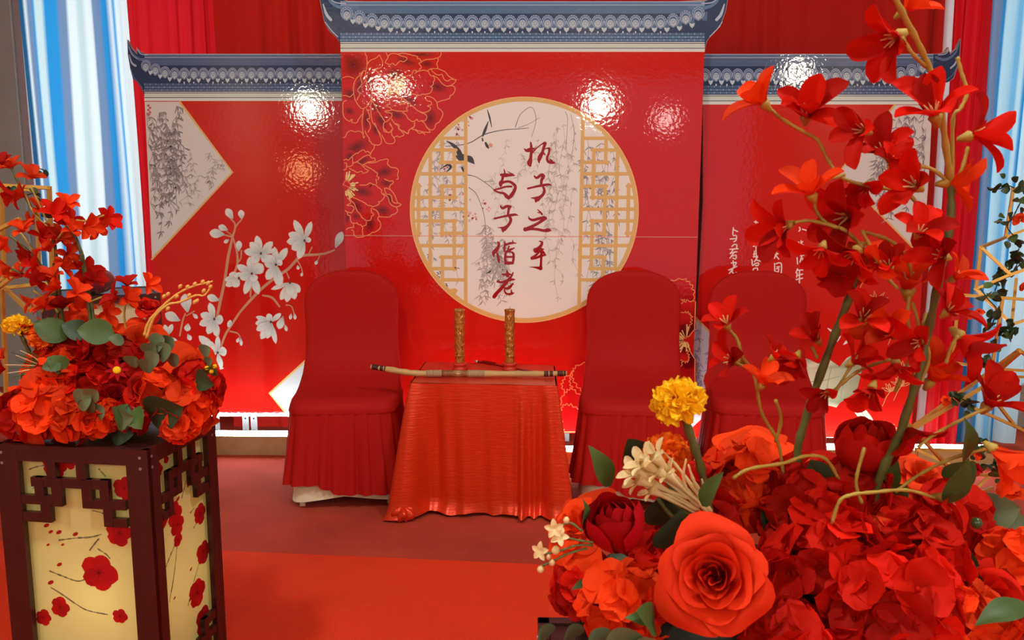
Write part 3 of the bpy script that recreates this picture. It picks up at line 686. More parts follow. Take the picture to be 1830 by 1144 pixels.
# round window
a = Art(DC)
circ = lambda r, n=96: [(CX + r * math.cos(2 * PI * i / n), CY + r * .988 * math.sin(2 * PI * i / n)) for i in range(n)]
a.poly(circ(CR - 3), SKIN, 13)
inc = lambda x, y: math.hypot(x - CX, y - CY) < CR - 10
willow(a, 858, 905, 395, 480, 22, lin(176, 168, 165), inc, 13.2, 12, 21, .9)
willow(a, 975, 1026, 190, 420, 16, lin(190, 182, 176), inc, 13.2, 10, 22, .7)
willow(a, 760, 830, 210, 380, 14, lin(170, 165, 165), inc, 13.2, 10, 23, .8)
willow(a, 1042, 1100, 225, 470, 20, lin(150, 148, 152), inc, 13.2, 10, 24, .8)
willow(a, 880, 960, 240, 330, 7, lin(195, 186, 180), inc, 13.2, 9, 25, .6)
DKI = lin(78, 70, 74)
for p in ([(796, 262, 1), (836, 257, 1.4), (863, 242, 1.6), (882, 236, 1.4), (905, 232, 1.2), (925, 231, 1), (945, 229, .8)], [(836, 313, 1.4), (850, 316, 1), (868, 327, 1), (884, 340, 1)], [(866, 325, .8), (884, 324, .8)], [(838, 335, 1.2), (850, 345, 1), (858, 362, .8), (866, 388, .8), (868, 420, .6)], [(921, 228, 1), (930, 205, .8), (950, 192, .7), (958, 215, .7), (950, 245, .6)], [(926, 229, .8), (945, 222, .6), (965, 210, .5)], [(1010, 200, .8), (1014, 215, .6), (1011, 270, .5)], [(1020, 205, .6), (1026, 240, .6), (1020, 290, .5)]): a.stroke(p, 1, DKI, 13.6)
for p in ([(871, 196, 1), (875, 210, 3), (879, 228, 1)], [(873, 217, 1), (867, 233, 5), (863, 243, 3)], [(862, 247, 2), (863, 252, 3)], [(868, 256, 4), (871, 262, 5), (874, 266, 1)], [(798, 252, 1), (808, 258, 5), (818, 268, 8), (822, 276, 9), (828, 284, 7)], [(832, 278, 1), (842, 283, 6), (848, 294, 1)], [(830, 279, 8), (838, 286, 7), (846, 292, 2)], [(788, 302, 1), (800, 295, 4), (806, 299, 5), (798, 308, 1)], [(816, 279, 3), (822, 284, 7), (828, 285, 3)], [(826, 300, 4), (829, 306, 4)]): a.stroke(p, 2, DKI, 13.8)
a.disc(877, 260, 4, 4, lin(225, 170, 140), 13.9, 8)
for i in range(60):
    bx, by = ((838, 385), (868, 372), (842, 214), (820, 232), (848, 392), (790, 300), (805, 350), (830, 360))[i % 8]
    q = r.uniform(1, 2.6); px_, py_ = bx + r.gauss(0, 6), by + r.gauss(0, 6); a.disc(px_, py_, q, q, (lin(225, 160, 160), lin(225, 185, 180), lin(170, 70, 75))[i % 3], 13.9, 6)
for p in ((764, 455), (765, 462), (763, 473), (781, 487), (785, 485), (783, 494), (796, 507), (797, 510)): a.stroke([(p[0], p[1]), (p[0] + 3, p[1] + 1), (p[0] + 1, p[1] + 5)], 1.3, DKI, 13.9)
a.build('willow_and_swallow_print', tc_, M_print, 'stuff')
a = Art(DC)
chord = lambda y: math.sqrt(max(0, (CR - 4) ** 2 - (y - CY) ** 2))
chv = lambda x: math.sqrt(max(0, (CR - 4) ** 2 - (x - CX) ** 2))
LAT = [('v', 832.5, 206, 545), ('h', 247.5, 792, 832), ('v', 790.5, 232, 292), ('h', 268.5, 765, 815), ('v', 812, 268, 355), ('h', 290.5, 787, 832), ('v', 769.5, 262, 480), ('h', 311, 745, 832), ('v', 748.5, 330, 421), ('h', 333, 740, 751), ('h', 333, 788, 832), ('v', 790.5, 332, 421), ('h', 353, 733, 815), ('h', 374, 733, 832), ('h', 395, 733, 815), ('v', 812, 394, 482), ('h', 417, 740, 751), ('h', 417, 788, 832), ('h', 439, 740, 832), ('h', 459.5, 788, 832), ('v', 791, 459, 506), ('h', 480, 760, 815), ('h', 500, 790, 832), ('h', 519.5, 798, 815), ('v', 812.5, 518, 535)]
for side in (0, 1):
    sk = lambda x, y: (x if not side else 1874 - x - (y - 220) * .021, y)
    for k_, c, u, v in LAT:
        if k_ == 'v':
            e = chv(c); u, v = max(u, CY - e), min(v, CY + e)
            if v > u: a.stroke([sk(c, u), sk(c, v)], 6.4, GOLD, 14.5)
        else:
            u = max(u, CX - chord(c))
            if v > u: a.stroke([sk(u, c), sk(v, c)], 6.2, GOLD, 14.5)
ring = circ(CR - 4, 120); a.stroke([(*p, 8.5) for p in ring] + [(*ring[0], 8.5)], 8.5, GOLD, 15, smooth=False)
ring = circ(CR - .8, 120); a.stroke([(*p, 1.6) for p in ring] + [(*ring[0], 1.6)], 1.6, lin(250, 190, 130), 15.3, smooth=False)
a.build('gold_lattice_print', tc_, M_print, 'stuff')
# the eight brush characters
CH = {
 (860, 240): [[[(880, 300, 20), (925, 335, 60), (1000, 320, 80), (1090, 290, 20)], [(1010, 170, 30), (1020, 230, 50), (1025, 330, 60), (1015, 450, 60), (1005, 560, 75), (1000, 645, 45)], [(1015, 480, 40), (965, 580, 60), (1000, 640, 60)], [(1050, 370, 40), (1130, 290, 25), (1230, 210, 25), (1300, 182, 60)], [(1310, 190, 60), (1280, 270, 60), (1250, 370, 60), (1200, 470, 90), (1180, 540, 60), (1185, 600, 10)], [(1280, 320, 15), (1340, 290, 25), (1390, 300, 50), (1380, 390, 45), (1345, 490, 50), (1370, 560, 60), (1440, 580, 60), (1490, 580, 40)], [(1385, 500, 10), (1440, 550, 50)], [(1270, 390, 50), (1310, 425, 18)]],
                [[(1085, 855, 30), (1130, 895, 50), (1200, 850, 60), (1250, 835, 70), (1290, 860, 40)], [(1270, 870, 70), (1235, 940, 60), (1225, 1030, 50)], [(955, 1110, 40), (1060, 1085, 40), (1200, 1055, 50), (1370, 1030, 50), (1435, 1045, 15)], [(1260, 1070, 40), (1290, 1144, 55), (1270, 1220, 60), (1200, 1290, 70), (1140, 1330, 110), (1110, 1390, 20)], [(1010, 1300, 10), (1080, 1305, 40), (1140, 1310, 80)]],
                [[(460, 710, 10), (480, 760, 30), (485, 820, 30)], [(405, 830, 50), (480, 840, 80), (580, 835, 60), (680, 845, 25)], [(530, 760, 10), (590, 790, 20), (650, 830, 40)], [(445, 860, 60), (430, 940, 50), (400, 1000, 80), (400, 1050, 60)], [(400, 1010, 70), (480, 975, 50), (580, 970, 50), (660, 1020, 60), (700, 1080, 60), (670, 1170, 70), (610, 1260, 80), (555, 1320, 40)], [(260, 1140, 30), (380, 1110, 40), (500, 1075, 40), (620, 1070, 40)], [(270, 1150, 30), (360, 1190, 40), (460, 1210, 50), (520, 1270, 80), (555, 1310, 50)]]],
 (860, 340): [[[(1145, 390, 10), (1190, 430, 30), (1240, 490, 40), (1250, 510, 15)], [(1150, 455, 15), (1205, 462, 30)], [(965, 530, 10), (985, 580, 40), (1060, 610, 55), (1180, 580, 60), (1290, 560, 60), (1335, 585, 30)], [(1310, 570, 70), (1220, 640, 60), (1080, 720, 60), (930, 790, 70)], [(900, 800, 90), (1000, 790, 60), (1150, 800, 55), (1280, 825, 60), (1370, 815, 80), (1430, 825, 15)]],
                [[(400, 330, 40), (440, 370, 50), (520, 330, 60), (600, 335, 50)], [(580, 340, 70), (560, 410, 50), (548, 490, 50)], [(275, 580, 40), (400, 550, 40), (550, 520, 50), (690, 500, 50), (750, 515, 15)], [(575, 530, 50), (605, 600, 60), (580, 680, 60), (520, 750, 70), (460, 800, 100), (440, 855, 20)], [(330, 765, 8), (400, 765, 30), (460, 780, 80)]]],
 (860, 440): [[[(1180, -105, 15), (1240, -80, 50), (1220, -10, 60), (1150, 50, 60), (1090, 70, 60)], [(1090, 90, 60), (1160, 70, 35), (1230, 60, 50), (1280, 65, 15)], [(1110, 110, 60), (1180, 100, 40), (1250, 110, 60), (1315, 180, 20)], [(1200, 100, 40), (1120, 180, 45), (1030, 240, 55)], [(1030, 255, 50), (1130, 235, 50), (1230, 195, 50), (1320, 180, 25)], [(1235, 100, 60), (1225, 250, 50), (1220, 380, 50), (1215, 440, 60), (1215, 485, 20)], [(1215, 450, 80), (1120, 435, 40), (985, 420, 8)]],
                [[(330, -90, 20), (360, -60, 50), (350, 20, 60), (300, 90, 90), (255, 140, 70), (260, 205, 30)], [(330, 150, 40), (350, 230, 55), (360, 300, 50), (375, 345, 15)], [(480, -110, 15), (485, -40, 40), (475, 40, 50), (480, 110, 30)], [(500, -30, 40), (600, -60, 50), (720, -65, 15)], [(640, -120, 15), (650, -70, 40)], [(570, 0, 30), (545, 80, 30), (510, 130, 40)], [(680, 35, 20), (600, 70, 50), (520, 110, 50)], [(500, 150, 50), (490, 250, 50), (510, 330, 60)], [(520, 120, 30), (600, 115, 30), (655, 150, 50), (660, 260, 50), (640, 350, 50)], [(510, 220, 40), (640, 215, 40)], [(500, 340, 60), (570, 345, 70), (650, 340, 50)]],
                [[(525, 490, 15), (535, 530, 50), (540, 590, 90)], [(430, 570, 30), (500, 580, 50), (580, 570, 40), (640, 600, 20)], [(650, 540, 30), (620, 610, 40), (560, 680, 60), (480, 780, 70), (400, 870, 70), (310, 970, 75), (265, 1030, 80)], [(340, 720, 50), (420, 735, 40), (500, 710, 50), (600, 680, 60), (690, 680, 20)], [(650, 760, 30), (590, 830, 60), (540, 860, 60), (490, 850, 30)], [(480, 850, 20), (480, 910, 30), (520, 970, 40), (600, 975, 50), (660, 955, 30)], [(610, 880, 15), (620, 940, 40)]]]}
for base, chars in CH.items():
    for strokes in chars:
        a = Art(DC); scribe(a, *base, strokes, 40, lin(160, 18, 24), 15.5); a.build('brush_character', tc_, M_print, 'stuff')
a = Art(DC)                                              # joint between upper and lower sheet, its highlight drawn as a lighter line
a.stroke([(617, 421), (1246, 424)], 1.1, lin(236, 150, 130), 16, smooth=False); a.build('sheet_joint_highlight', tc_, M_print)
# steel posts, timber foot and LED tubes below the boards
fr = thing('backdrop_frame', 'perforated steel posts and timber foot rail under the printed boards', 'frame', (-1.5, 4.02, 0))
for i, px in enumerate((388, 440, 455, 620, 900, 1012, 1240, 1400, 1575)):
    x = at(px, 700, 4.03).x; mb = MB().box((x - .018, 4.0, 0), (x + .018, 4.006, 2.0)).box((x - .018, 4.006, 0), (x - .013, 4.04, 2.0))
    po = obj('steel_post', mb, M_steel, fr)
    hb = MB()
    for z in (.05, .13, .21, .29): hb.lathe([(.0, 0), (.005, 0), (.005, .001), (0, .001)], 10)
    for q in range(4):
        z = .05 + .07 * q
        for k in range(q * 40, q * 40 + 40):
            v = hb.v[k]; hb.v[k] = (x + v[0], 3.9985 - v[2], z + v[1])
    obj('bolt_hole', hb, mat('black_hole', (.01, .01, .01), .9), po, kind='stuff')
for x0, x1, y in ((-2.1, -.9, 3.715), (-.9, .95, 3.535), (.95, 2.4, 3.60)):
    obj('timber_rail', MB().box((x0, y, .0), (x1 - .01, y + .045, (.10 if x0 < -2 else .085))), M_wood, fr)
M_led = mat('led_tube_glow', (1, 1, 1), .3, emit=((.8, .95, 1), 46)); M_led2 = mat('led_tube_glow_low', (1, 1, 1), .3, emit=((.8, .95, 1), 55))
for x0, x1, y, z, l in ((-2.05, -1.0, 3.72, .115, 'glowing white LED tube on the rail under the magnolia board'), (-.85, .9, 3.54, .1, 'glowing white LED tube on the rail behind the draped table'), (1.0, 2.3, 3.605, .1, 'glowing white LED tube on the rail under the brush writing board')):
    t = thing('led_tube', l, 'light', ((x0 + x1) / 2, y, z - .015))
    W[t.name] = t.matrix_basis.copy()
    obj('glowing_tube', MB().tube([(x0 + .03, y + .012, z), (x1 - .03, y + .012, z)], .011, 10), M_led if x0 < -1 else M_led2, t, True)
    for xx in (x0, x1 - .03): obj('end_cap', MB().box((xx, y - .002, z - .0145), (xx + .03, y + .026, z + .014)), M_boardedge, t)
# ================================================================ chairs in red covers
def ss(t): t = max(0, min(1, t)); return t * t * (3 - 2 * t)


def sq(a, e):                                            # superellipse direction
    c, s_ = math.cos(a), math.sin(a)
    return math.copysign(abs(c) ** (2 / e), c), math.copysign(abs(s_) ** (2 / e), s_)


def ring_pts(e, n, ph=0.0):
    """n points of a unit superellipse, evenly spaced along its rim, starting at +x"""
    fine = [sq(2 * PI * i / 2000, e) for i in range(2001)]; s = [0]
    for p, q in zip(fine, fine[1:]): s.append(s[-1] + math.hypot(q[0] - p[0], q[1] - p[1]))
    out = []; k = 0
    for i in range(n):
        t = s[-1] * i / n
        while s[k + 1] < t: k += 1
        u = (t - s[k]) / (s[k + 1] - s[k] or 1); out.append((fine[k][0] + (fine[k + 1][0] - fine[k][0]) * u, fine[k][1] + (fine[k + 1][1] - fine[k][1]) * u))
    return out


def chair(label, group):
    t = thing('banquet_chair', label, 'chair', (0, 0, 0), 0, group)
    mb = MB(); N = 96; r55, r45 = ring_pts(5.5, N), ring_pts(4.5, N)
    zs = [.405, .415, .43, .442, .45, .456, .462, .47, .48, .495, .515, .54, .57, .61, .66, .72, .77, .81, .845, .875, .90, .925, .945, .96, .972, .98, .985]
    rings = []
    for z in zs:
        yb = .215 + .035 * max(0, z - .45)               # leans back a little
        back = yb + .03
        if z <= .456: front = -.225 + .03 * ss((z - .43) / .026) * .5
        else: front = min(yb - .028, -.21 + (yb - .028 + .21) * (1 - math.exp(-(z - .456) * 17)) ** .62 if z < .72 else yb - .028)
        if z < .46: hw = .235 - .008 * ss((z - .43) / .03)
        elif z < .70: hw = .225 - .012 * ss((z - .46) / .2)
        elif z < .83: hw = .213 + .004 * ss((z - .7) / .1)
        else: u = (z - .83) / .158; hw = .217 * (1 - u ** 2.5) ** (1 / 2.1)
        rings.append((z, front, back, max(hw, .004)))

    def P(i, j):
        z, f, b, hw = rings[i]
        x, y = (r55 if z < .5 else r45)[j]
        cy = (f + b) / 2; hd = (b - f) / 2
        if z > .83: cy = b - .029; hd = .029 * min(1, hw / .1)
        px, py = x * hw, cy + y * hd
        if z > .9:                                       # arched crown
            pass
        return Vector((px, py, z))
    mb.grid(P, len(zs), N, True)
    mb.f += [tuple((len(zs) - 1) * N + j for j in range(N))]
    obj('seat_and_back_cover', mb, M_chair, t, True)
    sk = MB(); M_ = 320; rows = 14; NPL = 32; rp = ring_pts(5.0, M_)

    def Q(i, j):
        u = i / (rows - 1); an = 2 * PI * j / M_; x, y = rp[j]
        hw = .234 + .036 * u ** 1.1; hd1 = .236 + .026 * u
        q = (j / M_ * NPL + .12 * math.sin(j * .11) * u) % 1.0; p = q if q < .86 else (1 - q) / .14 * .86     # knife pleats, softening towards the hem
        p = p * (1 - .55 * u) + (.5 - .5 * math.cos(2 * PI * q)) * .55 * u
        d = (p - .45) * (.007 + .017 * u) * (1 + .35 * math.sin(j * .23))
        z = .418 - u * .355 + (.05 * u * ss(-x * 2) if y < 0 else 0) + .006 * u * math.sin(3 * an)
        l = math.hypot(x, y) or 1
        return Vector((x * hw + d * x / l, .01 + y * hd1 + d * y / l, z))
    sk.grid(Q, rows, M_, True)
    obj('pleated_skirt', sk, M_chair, t, True)
    bd = MB()
    bd.grid(lambda i, j: Vector((sq(2 * PI * j / 72, 5.5)[0] * (.2365, .238, .2365)[i], .01 + sq(2 * PI * j / 72, 5.5)[1] * (.238, .2395, .238)[i], (.424, .418, .411)[i])), 3, 72, True)
    obj('waist_seam', bd, M_chair, t, True)
    ln = MB()
    ln.grid(lambda i, j: Vector((sq(2 * PI * j / 60, 6)[0] * (.195 + .04 * i / 4), .01 + sq(2 * PI * j / 60, 6)[1] * (.195 + .04 * i / 4), .34 - .315 * i / 4 + (.03 * (1 - abs(sq(2 * PI * j / 60, 6)[0])) if i == 4 else 0))), 5, 60, True)
    obj('cream_underskirt', ln, M_cream, t, True, label='cream lining cloth hanging below the red skirt')
    for x, y in ((-.185, -.165), (.185, -.165), (-.18, .17), (.18, .17)):
        obj('leg', MB().box((x - .011, y - .011, 0), (x + .011, y + .011, .40)), M_cream, t)
    return t


def copy_tree(o, parent=None):
    c = o.copy(); C.objects.link(c); W[c.name] = W.get(o.name, Matrix.Identity(4)).copy()
    if parent: c.parent = parent
    for ch in [q for q in C.objects if q.parent == o]: copy_tree(ch, c)
    return c


GRP = 'red covered banquet chairs'
ch0 = chair('red covered chair left of the draped table, cream lining showing below its hem', GRP)
ch1 = copy_tree(ch0); ch2 = copy_tree(ch0)
ch1['label'] = 'red covered chair right of the draped table, behind the yellow marigold'
ch2['label'] = 'red covered chair below the white brush writing, furthest from the draped table'
for o, x, y, rz in ((ch0, -.805, 3.215, 7), (ch1, .465, 3.215, -6), (ch2, 1.035, 3.225, -8)):
    o.location = (x, y, 0); o.rotation_euler = (0, 0, math.radians(rz))
# ================================================================ draped table
TZ = .553
cfl, cfr, cbr, cbl = (onz(*p, TZ) for p in ((736, 685), (993, 690), (989, 654), (761, 648)))
tt = thing('side_table', 'small square table hidden under the orange-red satin cloth', 'table', ((cfl.x + cbr.x) / 2, (cfl.y + cbr.y) / 2, 0))
mb = MB(); ins = lambda p: p + (Vector(((cfl.x + cbr.x) / 2, (cfl.y + cbr.y) / 2, TZ)) - p) * .03
q = [ins(p) for p in (cfl, cfr, cbr, cbl)]
mb.add([Vector((p.x, p.y, TZ - .028)) for p in q] + [Vector((p.x, p.y, TZ - .004)) for p in q], [(0, 3, 2, 1), (4, 5, 6, 7), (0, 1, 5, 4), (1, 2, 6, 5), (2, 3, 7, 6), (3, 0, 4, 7)])
obj('tabletop', mb, M_wood, tt)
for p in q:
    p = p + (Vector((tt.location.x, tt.location.y, 0)) - p) * .08
    obj('leg', MB().box((p.x - .018, p.y - .018, 0), (p.x + .018, p.y + .018, TZ - .028)), M_wood, tt)
cl = MB(); r = random.Random(11)
per = []; edges = [(cfl, cfr, 90), (cfr, cbr, 56), (cbr, cbl, 60), (cbl, cfl, 56)]
cs = [cfl, cfr, cbr, cbl]
for k, (p, e, n) in enumerate(edges):
    nv = Vector((e.y - p.y, -(e.x - p.x), 0)).normalized()
    pv = Vector((edges[k - 1][1].y - edges[k - 1][0].y, -(edges[k - 1][1].x - edges[k - 1][0].x), 0)).normalized()
    nx = edges[(k + 1) % 4]; xv = Vector((nx[1].y - nx[0].y, -(nx[1].x - nx[0].x), 0)).normalized()
    for i in range(n):
        u = i / n; nn = nv.copy()
        if u < .10: nn = (nv * (.5 + u * 5) + pv * (.5 - u * 5)).normalized()
        if u > .90: nn = (nv * (.5 + (1 - u) * 5) + xv * (.5 - (1 - u) * 5)).normalized()
        corner = max(0, 1 - min(u, 1 - u) / .13)
        per.append((p.lerp(e, u), nn, corner, k, u))
NP = len(per); rows = 26


def CL(i, j):
    p, n, co, k, u = per[j]; t = i / (rows - 1)
    d = .006 + .012 * t
    fold = 0
    if k == 0: wide = .35 + 1.3 * max(0, (abs(u - .47) - .22) / .25); fold = .022 * t ** .8 * wide * (math.sin(u * 17 + .6 + t) * .8 + math.sin(u * 33 + 1.2) * .5 + .35 * math.sin(u * 61 - 2 * t)) + .016 * ss(t * 2.2) * math.exp(-((u - .17) / .035) ** 2) * -1.2
    else: fold = .016 * t * (math.sin(u * 24 + k) + .5 * math.sin(u * 47 + 2 * k))
    fl = co ** 1.2 * (.085 if k in (0, 3) and (u < .5 if k == 0 else u > .5) else .075) * (t ** .8)
    if k == 0 and u > .74: fold += .018 * t * math.sin(u * 75)
    z = TZ + .002 - t * (TZ - .006)
    if t > .93 and k == 0: d += .03 * (t - .93) / .07 * (.6 + .4 * math.sin(u * 9))       # hem rests on the carpet
    z += .012 * max(0, t - .9) * 10 * abs(math.sin(u * 11)) if k == 0 else .02 * t
    q_ = p + n * (d + fold * (1 if k == 0 else .8) + fl)
    return Vector((q_.x, q_.y, z))


cl.grid(CL, rows, NP, True)
n0 = len(cl.v); G = 18                                   # the flat top of the cloth
for i in range(G + 1):
    for j in range(G + 1):
        a_ = cfl.lerp(cfr, j / G); b_ = cbl.lerp(cbr, j / G); p = a_.lerp(b_, i / G)
        cl.v.append((p.x, p.y, TZ + .002 + .0008 * math.sin(i * 1.1 + j * .7))); cl.c.append((1, 1, 1))
cl.f += [(n0 + i * (G + 1) + j, n0 + i * (G + 1) + j + 1, n0 + (i + 1) * (G + 1) + j + 1, n0 + (i + 1) * (G + 1) + j) for i in range(G) for j in range(G)]
# gathered bundle of cloth on the floor at the left front corner
cloth = obj('tablecloth', cl, M_satin, smooth=True)
tag(cloth, 'orange-red satin cloth draped to the floor over the small table', 'tablecloth')
bn = MB(); bc = onz(722, 916, .03)


def BN(i, j):
    th = PI * i / 14; a_ = 2 * PI * j / 40
    rr = .038 * math.sin(th) * (1 + .18 * math.sin(5 * a_ + 2 * th) + .1 * math.sin(9 * a_))
    return Vector((bc.x + 1.15 * rr * math.cos(a_), bc.y - .012 + rr * math.sin(a_), max(.003, .03 + .030 * math.cos(th) + .004 * math.sin(7 * a_))))


bn.grid(BN, 15, 40, True)
obj('gathered_hem', bn, M_satin, cloth, True)
# ================================================================ candles
M_wax = mat('carved_gold_candle', lin(206, 138, 62), .32, .6, metal=.45, bump=(95, .9, (1, 1, .45), .012), noise=(60, .55, 1.25))
M_candlebase = mat('red_candle_base', lin(205, 48, 30), .5)


def candle(x, y, label):
    t = thing('candle', label, 'candle', (x, y, TZ + .003), 0, 'tall carved gold candles')
    z0 = TZ + .003
    obj('base', MB().lathe([(.0, z0), (.031, z0), (.034, z0 + .006), (.027, z0 + .013), (.026, z0 + .018), (.033, z0 + .024), (.034, z0 + .03), (.022, z0 + .034), (0, z0 + .034)], 28, x, y), M_candlebase, t, True, label='turned red foot of the candle')
    h = .272
    pr = [(0, z0 + .034), (.0195, z0 + .034)]
    for i in range(40):
        u = i / 39; rr = .0195 + .0025 * u + .0007 * math.sin(u * 61) + (.0018 if .17 < u < .19 or .79 < u < .81 or u > .97 else 0)
        pr.append((rr, z0 + .036 + (h - .036) * u))
    pr += [(.012, z0 + h - .003), (0, z0 + h - .004)]
    wx_ = MB().lathe(pr, 36, x, y)
    r = random.Random(int(x * 999))
    # carved dragon relief winding up the shaft
    for s0 in (0, 2.1, 4.2):
        pts = [(x + .0212 * math.cos(s0 + k * .33 + .5 * math.sin(k)), y + .0212 * math.sin(s0 + k * .33 + .5 * math.sin(k)), z0 + .075 + k * .0074 + .003 * math.sin(k * 1.7)) for k in range(19)]
        wx_.tube(pts, [.0012 + .0012 * abs(math.sin(k * .9)) for k in range(19)], 5)
    obj('carved_shaft', wx_, M_wax, t, True)
    for zz in (.062, .212, .262):
        obj('band', MB().lathe([(.0205, z0 + zz), (.0234, z0 + zz + .001), (.0234, z0 + zz + .004), (.0205, z0 + zz + .005)], 30, x, y), M_wax, t, True)
    obj('wick', MB().tube([(x, y, z0 + h - .006), (x + .001, y, z0 + h + .012)], .0011, 6), mat('wick', lin(150, 90, 60), .8), t)


for px, l in ((822, 'carved gold candle on the draped table, nearer the left chair'), (911, 'carved gold candle on the draped table, standing by the red arrow')):
    p = onz(px, 661, TZ + .003); candle(p.x, p.y, l)
# ================================================================ bow and arrow lying on the table
M_bamboo = mat('bamboo', lin(204, 168, 108), .5, noise=(30, .7, 1.2, (.2, 1, 1)))
M_cord = mat('hemp_cord', lin(178, 148, 108), .85, bump=(240, .8, (1, .05, .05)))
M_ink = mat('burnt_pattern', lin(70, 30, 22), .6)
bw = thing('wooden_bow', 'bent bamboo bow bound with cord, lying along the front edge of the table', 'bow', onz(836, 684, TZ + .01))
yb_ = 3.07
bp = [Vector((at(px, py, yb_).x, yb_ + dy, at(px, py, yb_).z)) for px, py, dy in ((661, 667, .03), (700, 670, .015), (735, 674, 0), (790, 676, 0), (850, 677, 0), (920, 677.5, 0), (965, 676, 0), (1013, 675.5, .01))]
zc = TZ + .0185
bp = [Vector((at(px, 676, yb_).x, yb_ + dy, zc + dz)) for px, dy, dz in ((661, .03, .022), (690, .018, .014), (720, .006, .005), (745, 0, 0), (790, 0, 0), (850, 0, 0), (920, 0, 0), (965, 0, 0), (1013, .008, .002))]
bs = [Vector(p) for p in crom([tuple(p) for p in bp], 8)]
n = len(bs); lim = MB()
for i in range(2, 6):
    pass
rad = [(.0105 if i < 8 else .0135 - .001 * math.sin(i)) if i < n * .86 else .0125 - .003 * (i / n - .86) / .14 for i in range(n)]
zmin = TZ + .0035
lim.tube(bs, rad, 10); obj('limb', lim, M_bamboo, bw, True)


def seg(x0, x1, r_, name, m, lab=None):
    pts = [bs[min(range(n), key=lambda i: abs(bs[i].x - (x0 + (x1 - x0) * k / 8)))] for k in range(9)]
    pts = [Vector((x0 + (x1 - x0) * k / 8, pts[k].y, pts[k].z)) for k in range(9)]
    mb = MB()
    for k in range(len(pts) * 3):
        pass
    mb.tube(pts, r_, 12); obj(name, mb, m, bw, True, label=lab)


X = lambda px: at(px, 676, yb_).x
seg(X(762), X(789), .0152, 'cord_binding', M_cord); seg(X(836), X(866), .0152, 'cord_binding', M_cord)
seg(X(790), X(835), .0142, 'grip', mat('stained_grip', lin(150, 92, 48), .45, noise=(40, .7, 1.2)), 'darker stained grip between the cord bindings')
for x0, x1 in ((663, 676), (678, 684), (686, 690)): seg(X(x0), X(x1), .0116, 'painted_band', M_ink, 'dark painted band')
for x0, x1 in ((972, 980), (982, 988), (996, 1006), (1007, 1011)): seg(X(x0), X(x1), .0122, 'painted_band', M_ink, 'dark painted band')
ar = thing('arrow', 'thin dark red arrow with a pale tip lying behind the right candle', 'arrow', onz(910, 660, TZ + .008))
a0, a1 = onz(850, 646, TZ + .012), onz(976, 669, TZ + .008)
M_arrow = mat('dark_red_lacquer', lin(140, 20, 20), .35)
obj('shaft', MB().tube([a0, a1], .0045, 8), M_arrow, ar, True)
obj('tip', MB().tube([a0 + (a0 - a1).normalized() * .012, a0, a0 + (a1 - a0) * .03], [.002, .0062, .006], 8), mat('silver_tip', lin(225, 225, 220), .25, metal=.7), ar, True, label='pale silver tip')
for k in (.08, .15, .22):
    p = a0.lerp(a1, k); obj('fletching', MB().add([p, p + (a1 - a0) * .07, p + (a1 - a0) * .09 + Vector((0, .0, .012)), p + (a1 - a0) * .02 + Vector((0, 0, .012)), p + Vector((0, .002, 0)), p + (a1 - a0) * .07 + Vector((0, .002, 0)), p + (a1 - a0) * .09 + Vector((0, .002, .012)), p + (a1 - a0) * .02 + Vector((0, .002, .012))], [(0, 1, 2, 3), (7, 6, 5, 4), (0, 4, 5, 1), (1, 5, 6, 2), (2, 6, 7, 3), (3, 7, 4, 0)]), M_arrow, ar)

# ================================================================ lantern pedestals
M_paper = mat('printed_lantern_panel', lin(226, 206, 130), .5, .3, vcol=True, trans=.35, emit=((1, 1, 1), .05))  # weak emission imitates the glow of panels lit from inside
PY = lin(224, 214, 142)
FRET = [('v', 90, 106, 26, 62), ('v', 143, 160, 26, 62), ('h', 60, 198, 60, 78), ('v', 66, 82, 60, 96), ('v', 96, 114, 60, 114), ('h', 40, 114, 95, 112), ('v', 74, 92, 110, 146), ('h', 40, 92, 128, 146), ('v', 150, 168, 60, 114), ('v', 182, 198, 60, 98), ('h', 150, 226, 98, 115), ('v', 186, 202, 112, 148), ('h', 186, 226, 132, 148)]


def plum(mb, cx, cz, r_, put, rnd, col=lin(196, 26, 28)):
    for k in range(5):
        an = 2 * PI * k / 5 + rnd.uniform(-.2, .2); pr_ = r_ * rnd.uniform(.48, .6)
        x, z = cx + r_ * .5 * math.cos(an), cz + r_ * .5 * math.sin(an)
        mb.add([put(x + pr_ * math.cos(2 * PI * i / 14) * (1 + .08 * math.sin(3 * i)), z + pr_ * math.sin(2 * PI * i / 14), 2 + k * .3) for i in range(14)], [tuple(range(14))], tuple(v * rnd.uniform(.85, 1.1) for v in col))
    for k in range(7):
        an = 2 * PI * k / 7; w = r_ * .02
        mb.add([put(cx - w * math.sin(an), cz + w * math.cos(an), 4.5), put(cx + w * math.sin(an), cz - w * math.cos(an), 4.5), put(cx + r_ * .4 * math.cos(an), cz + r_ * .4 * math.sin(an), 4.5)], [(0, 1, 2)], lin(120, 14, 18))


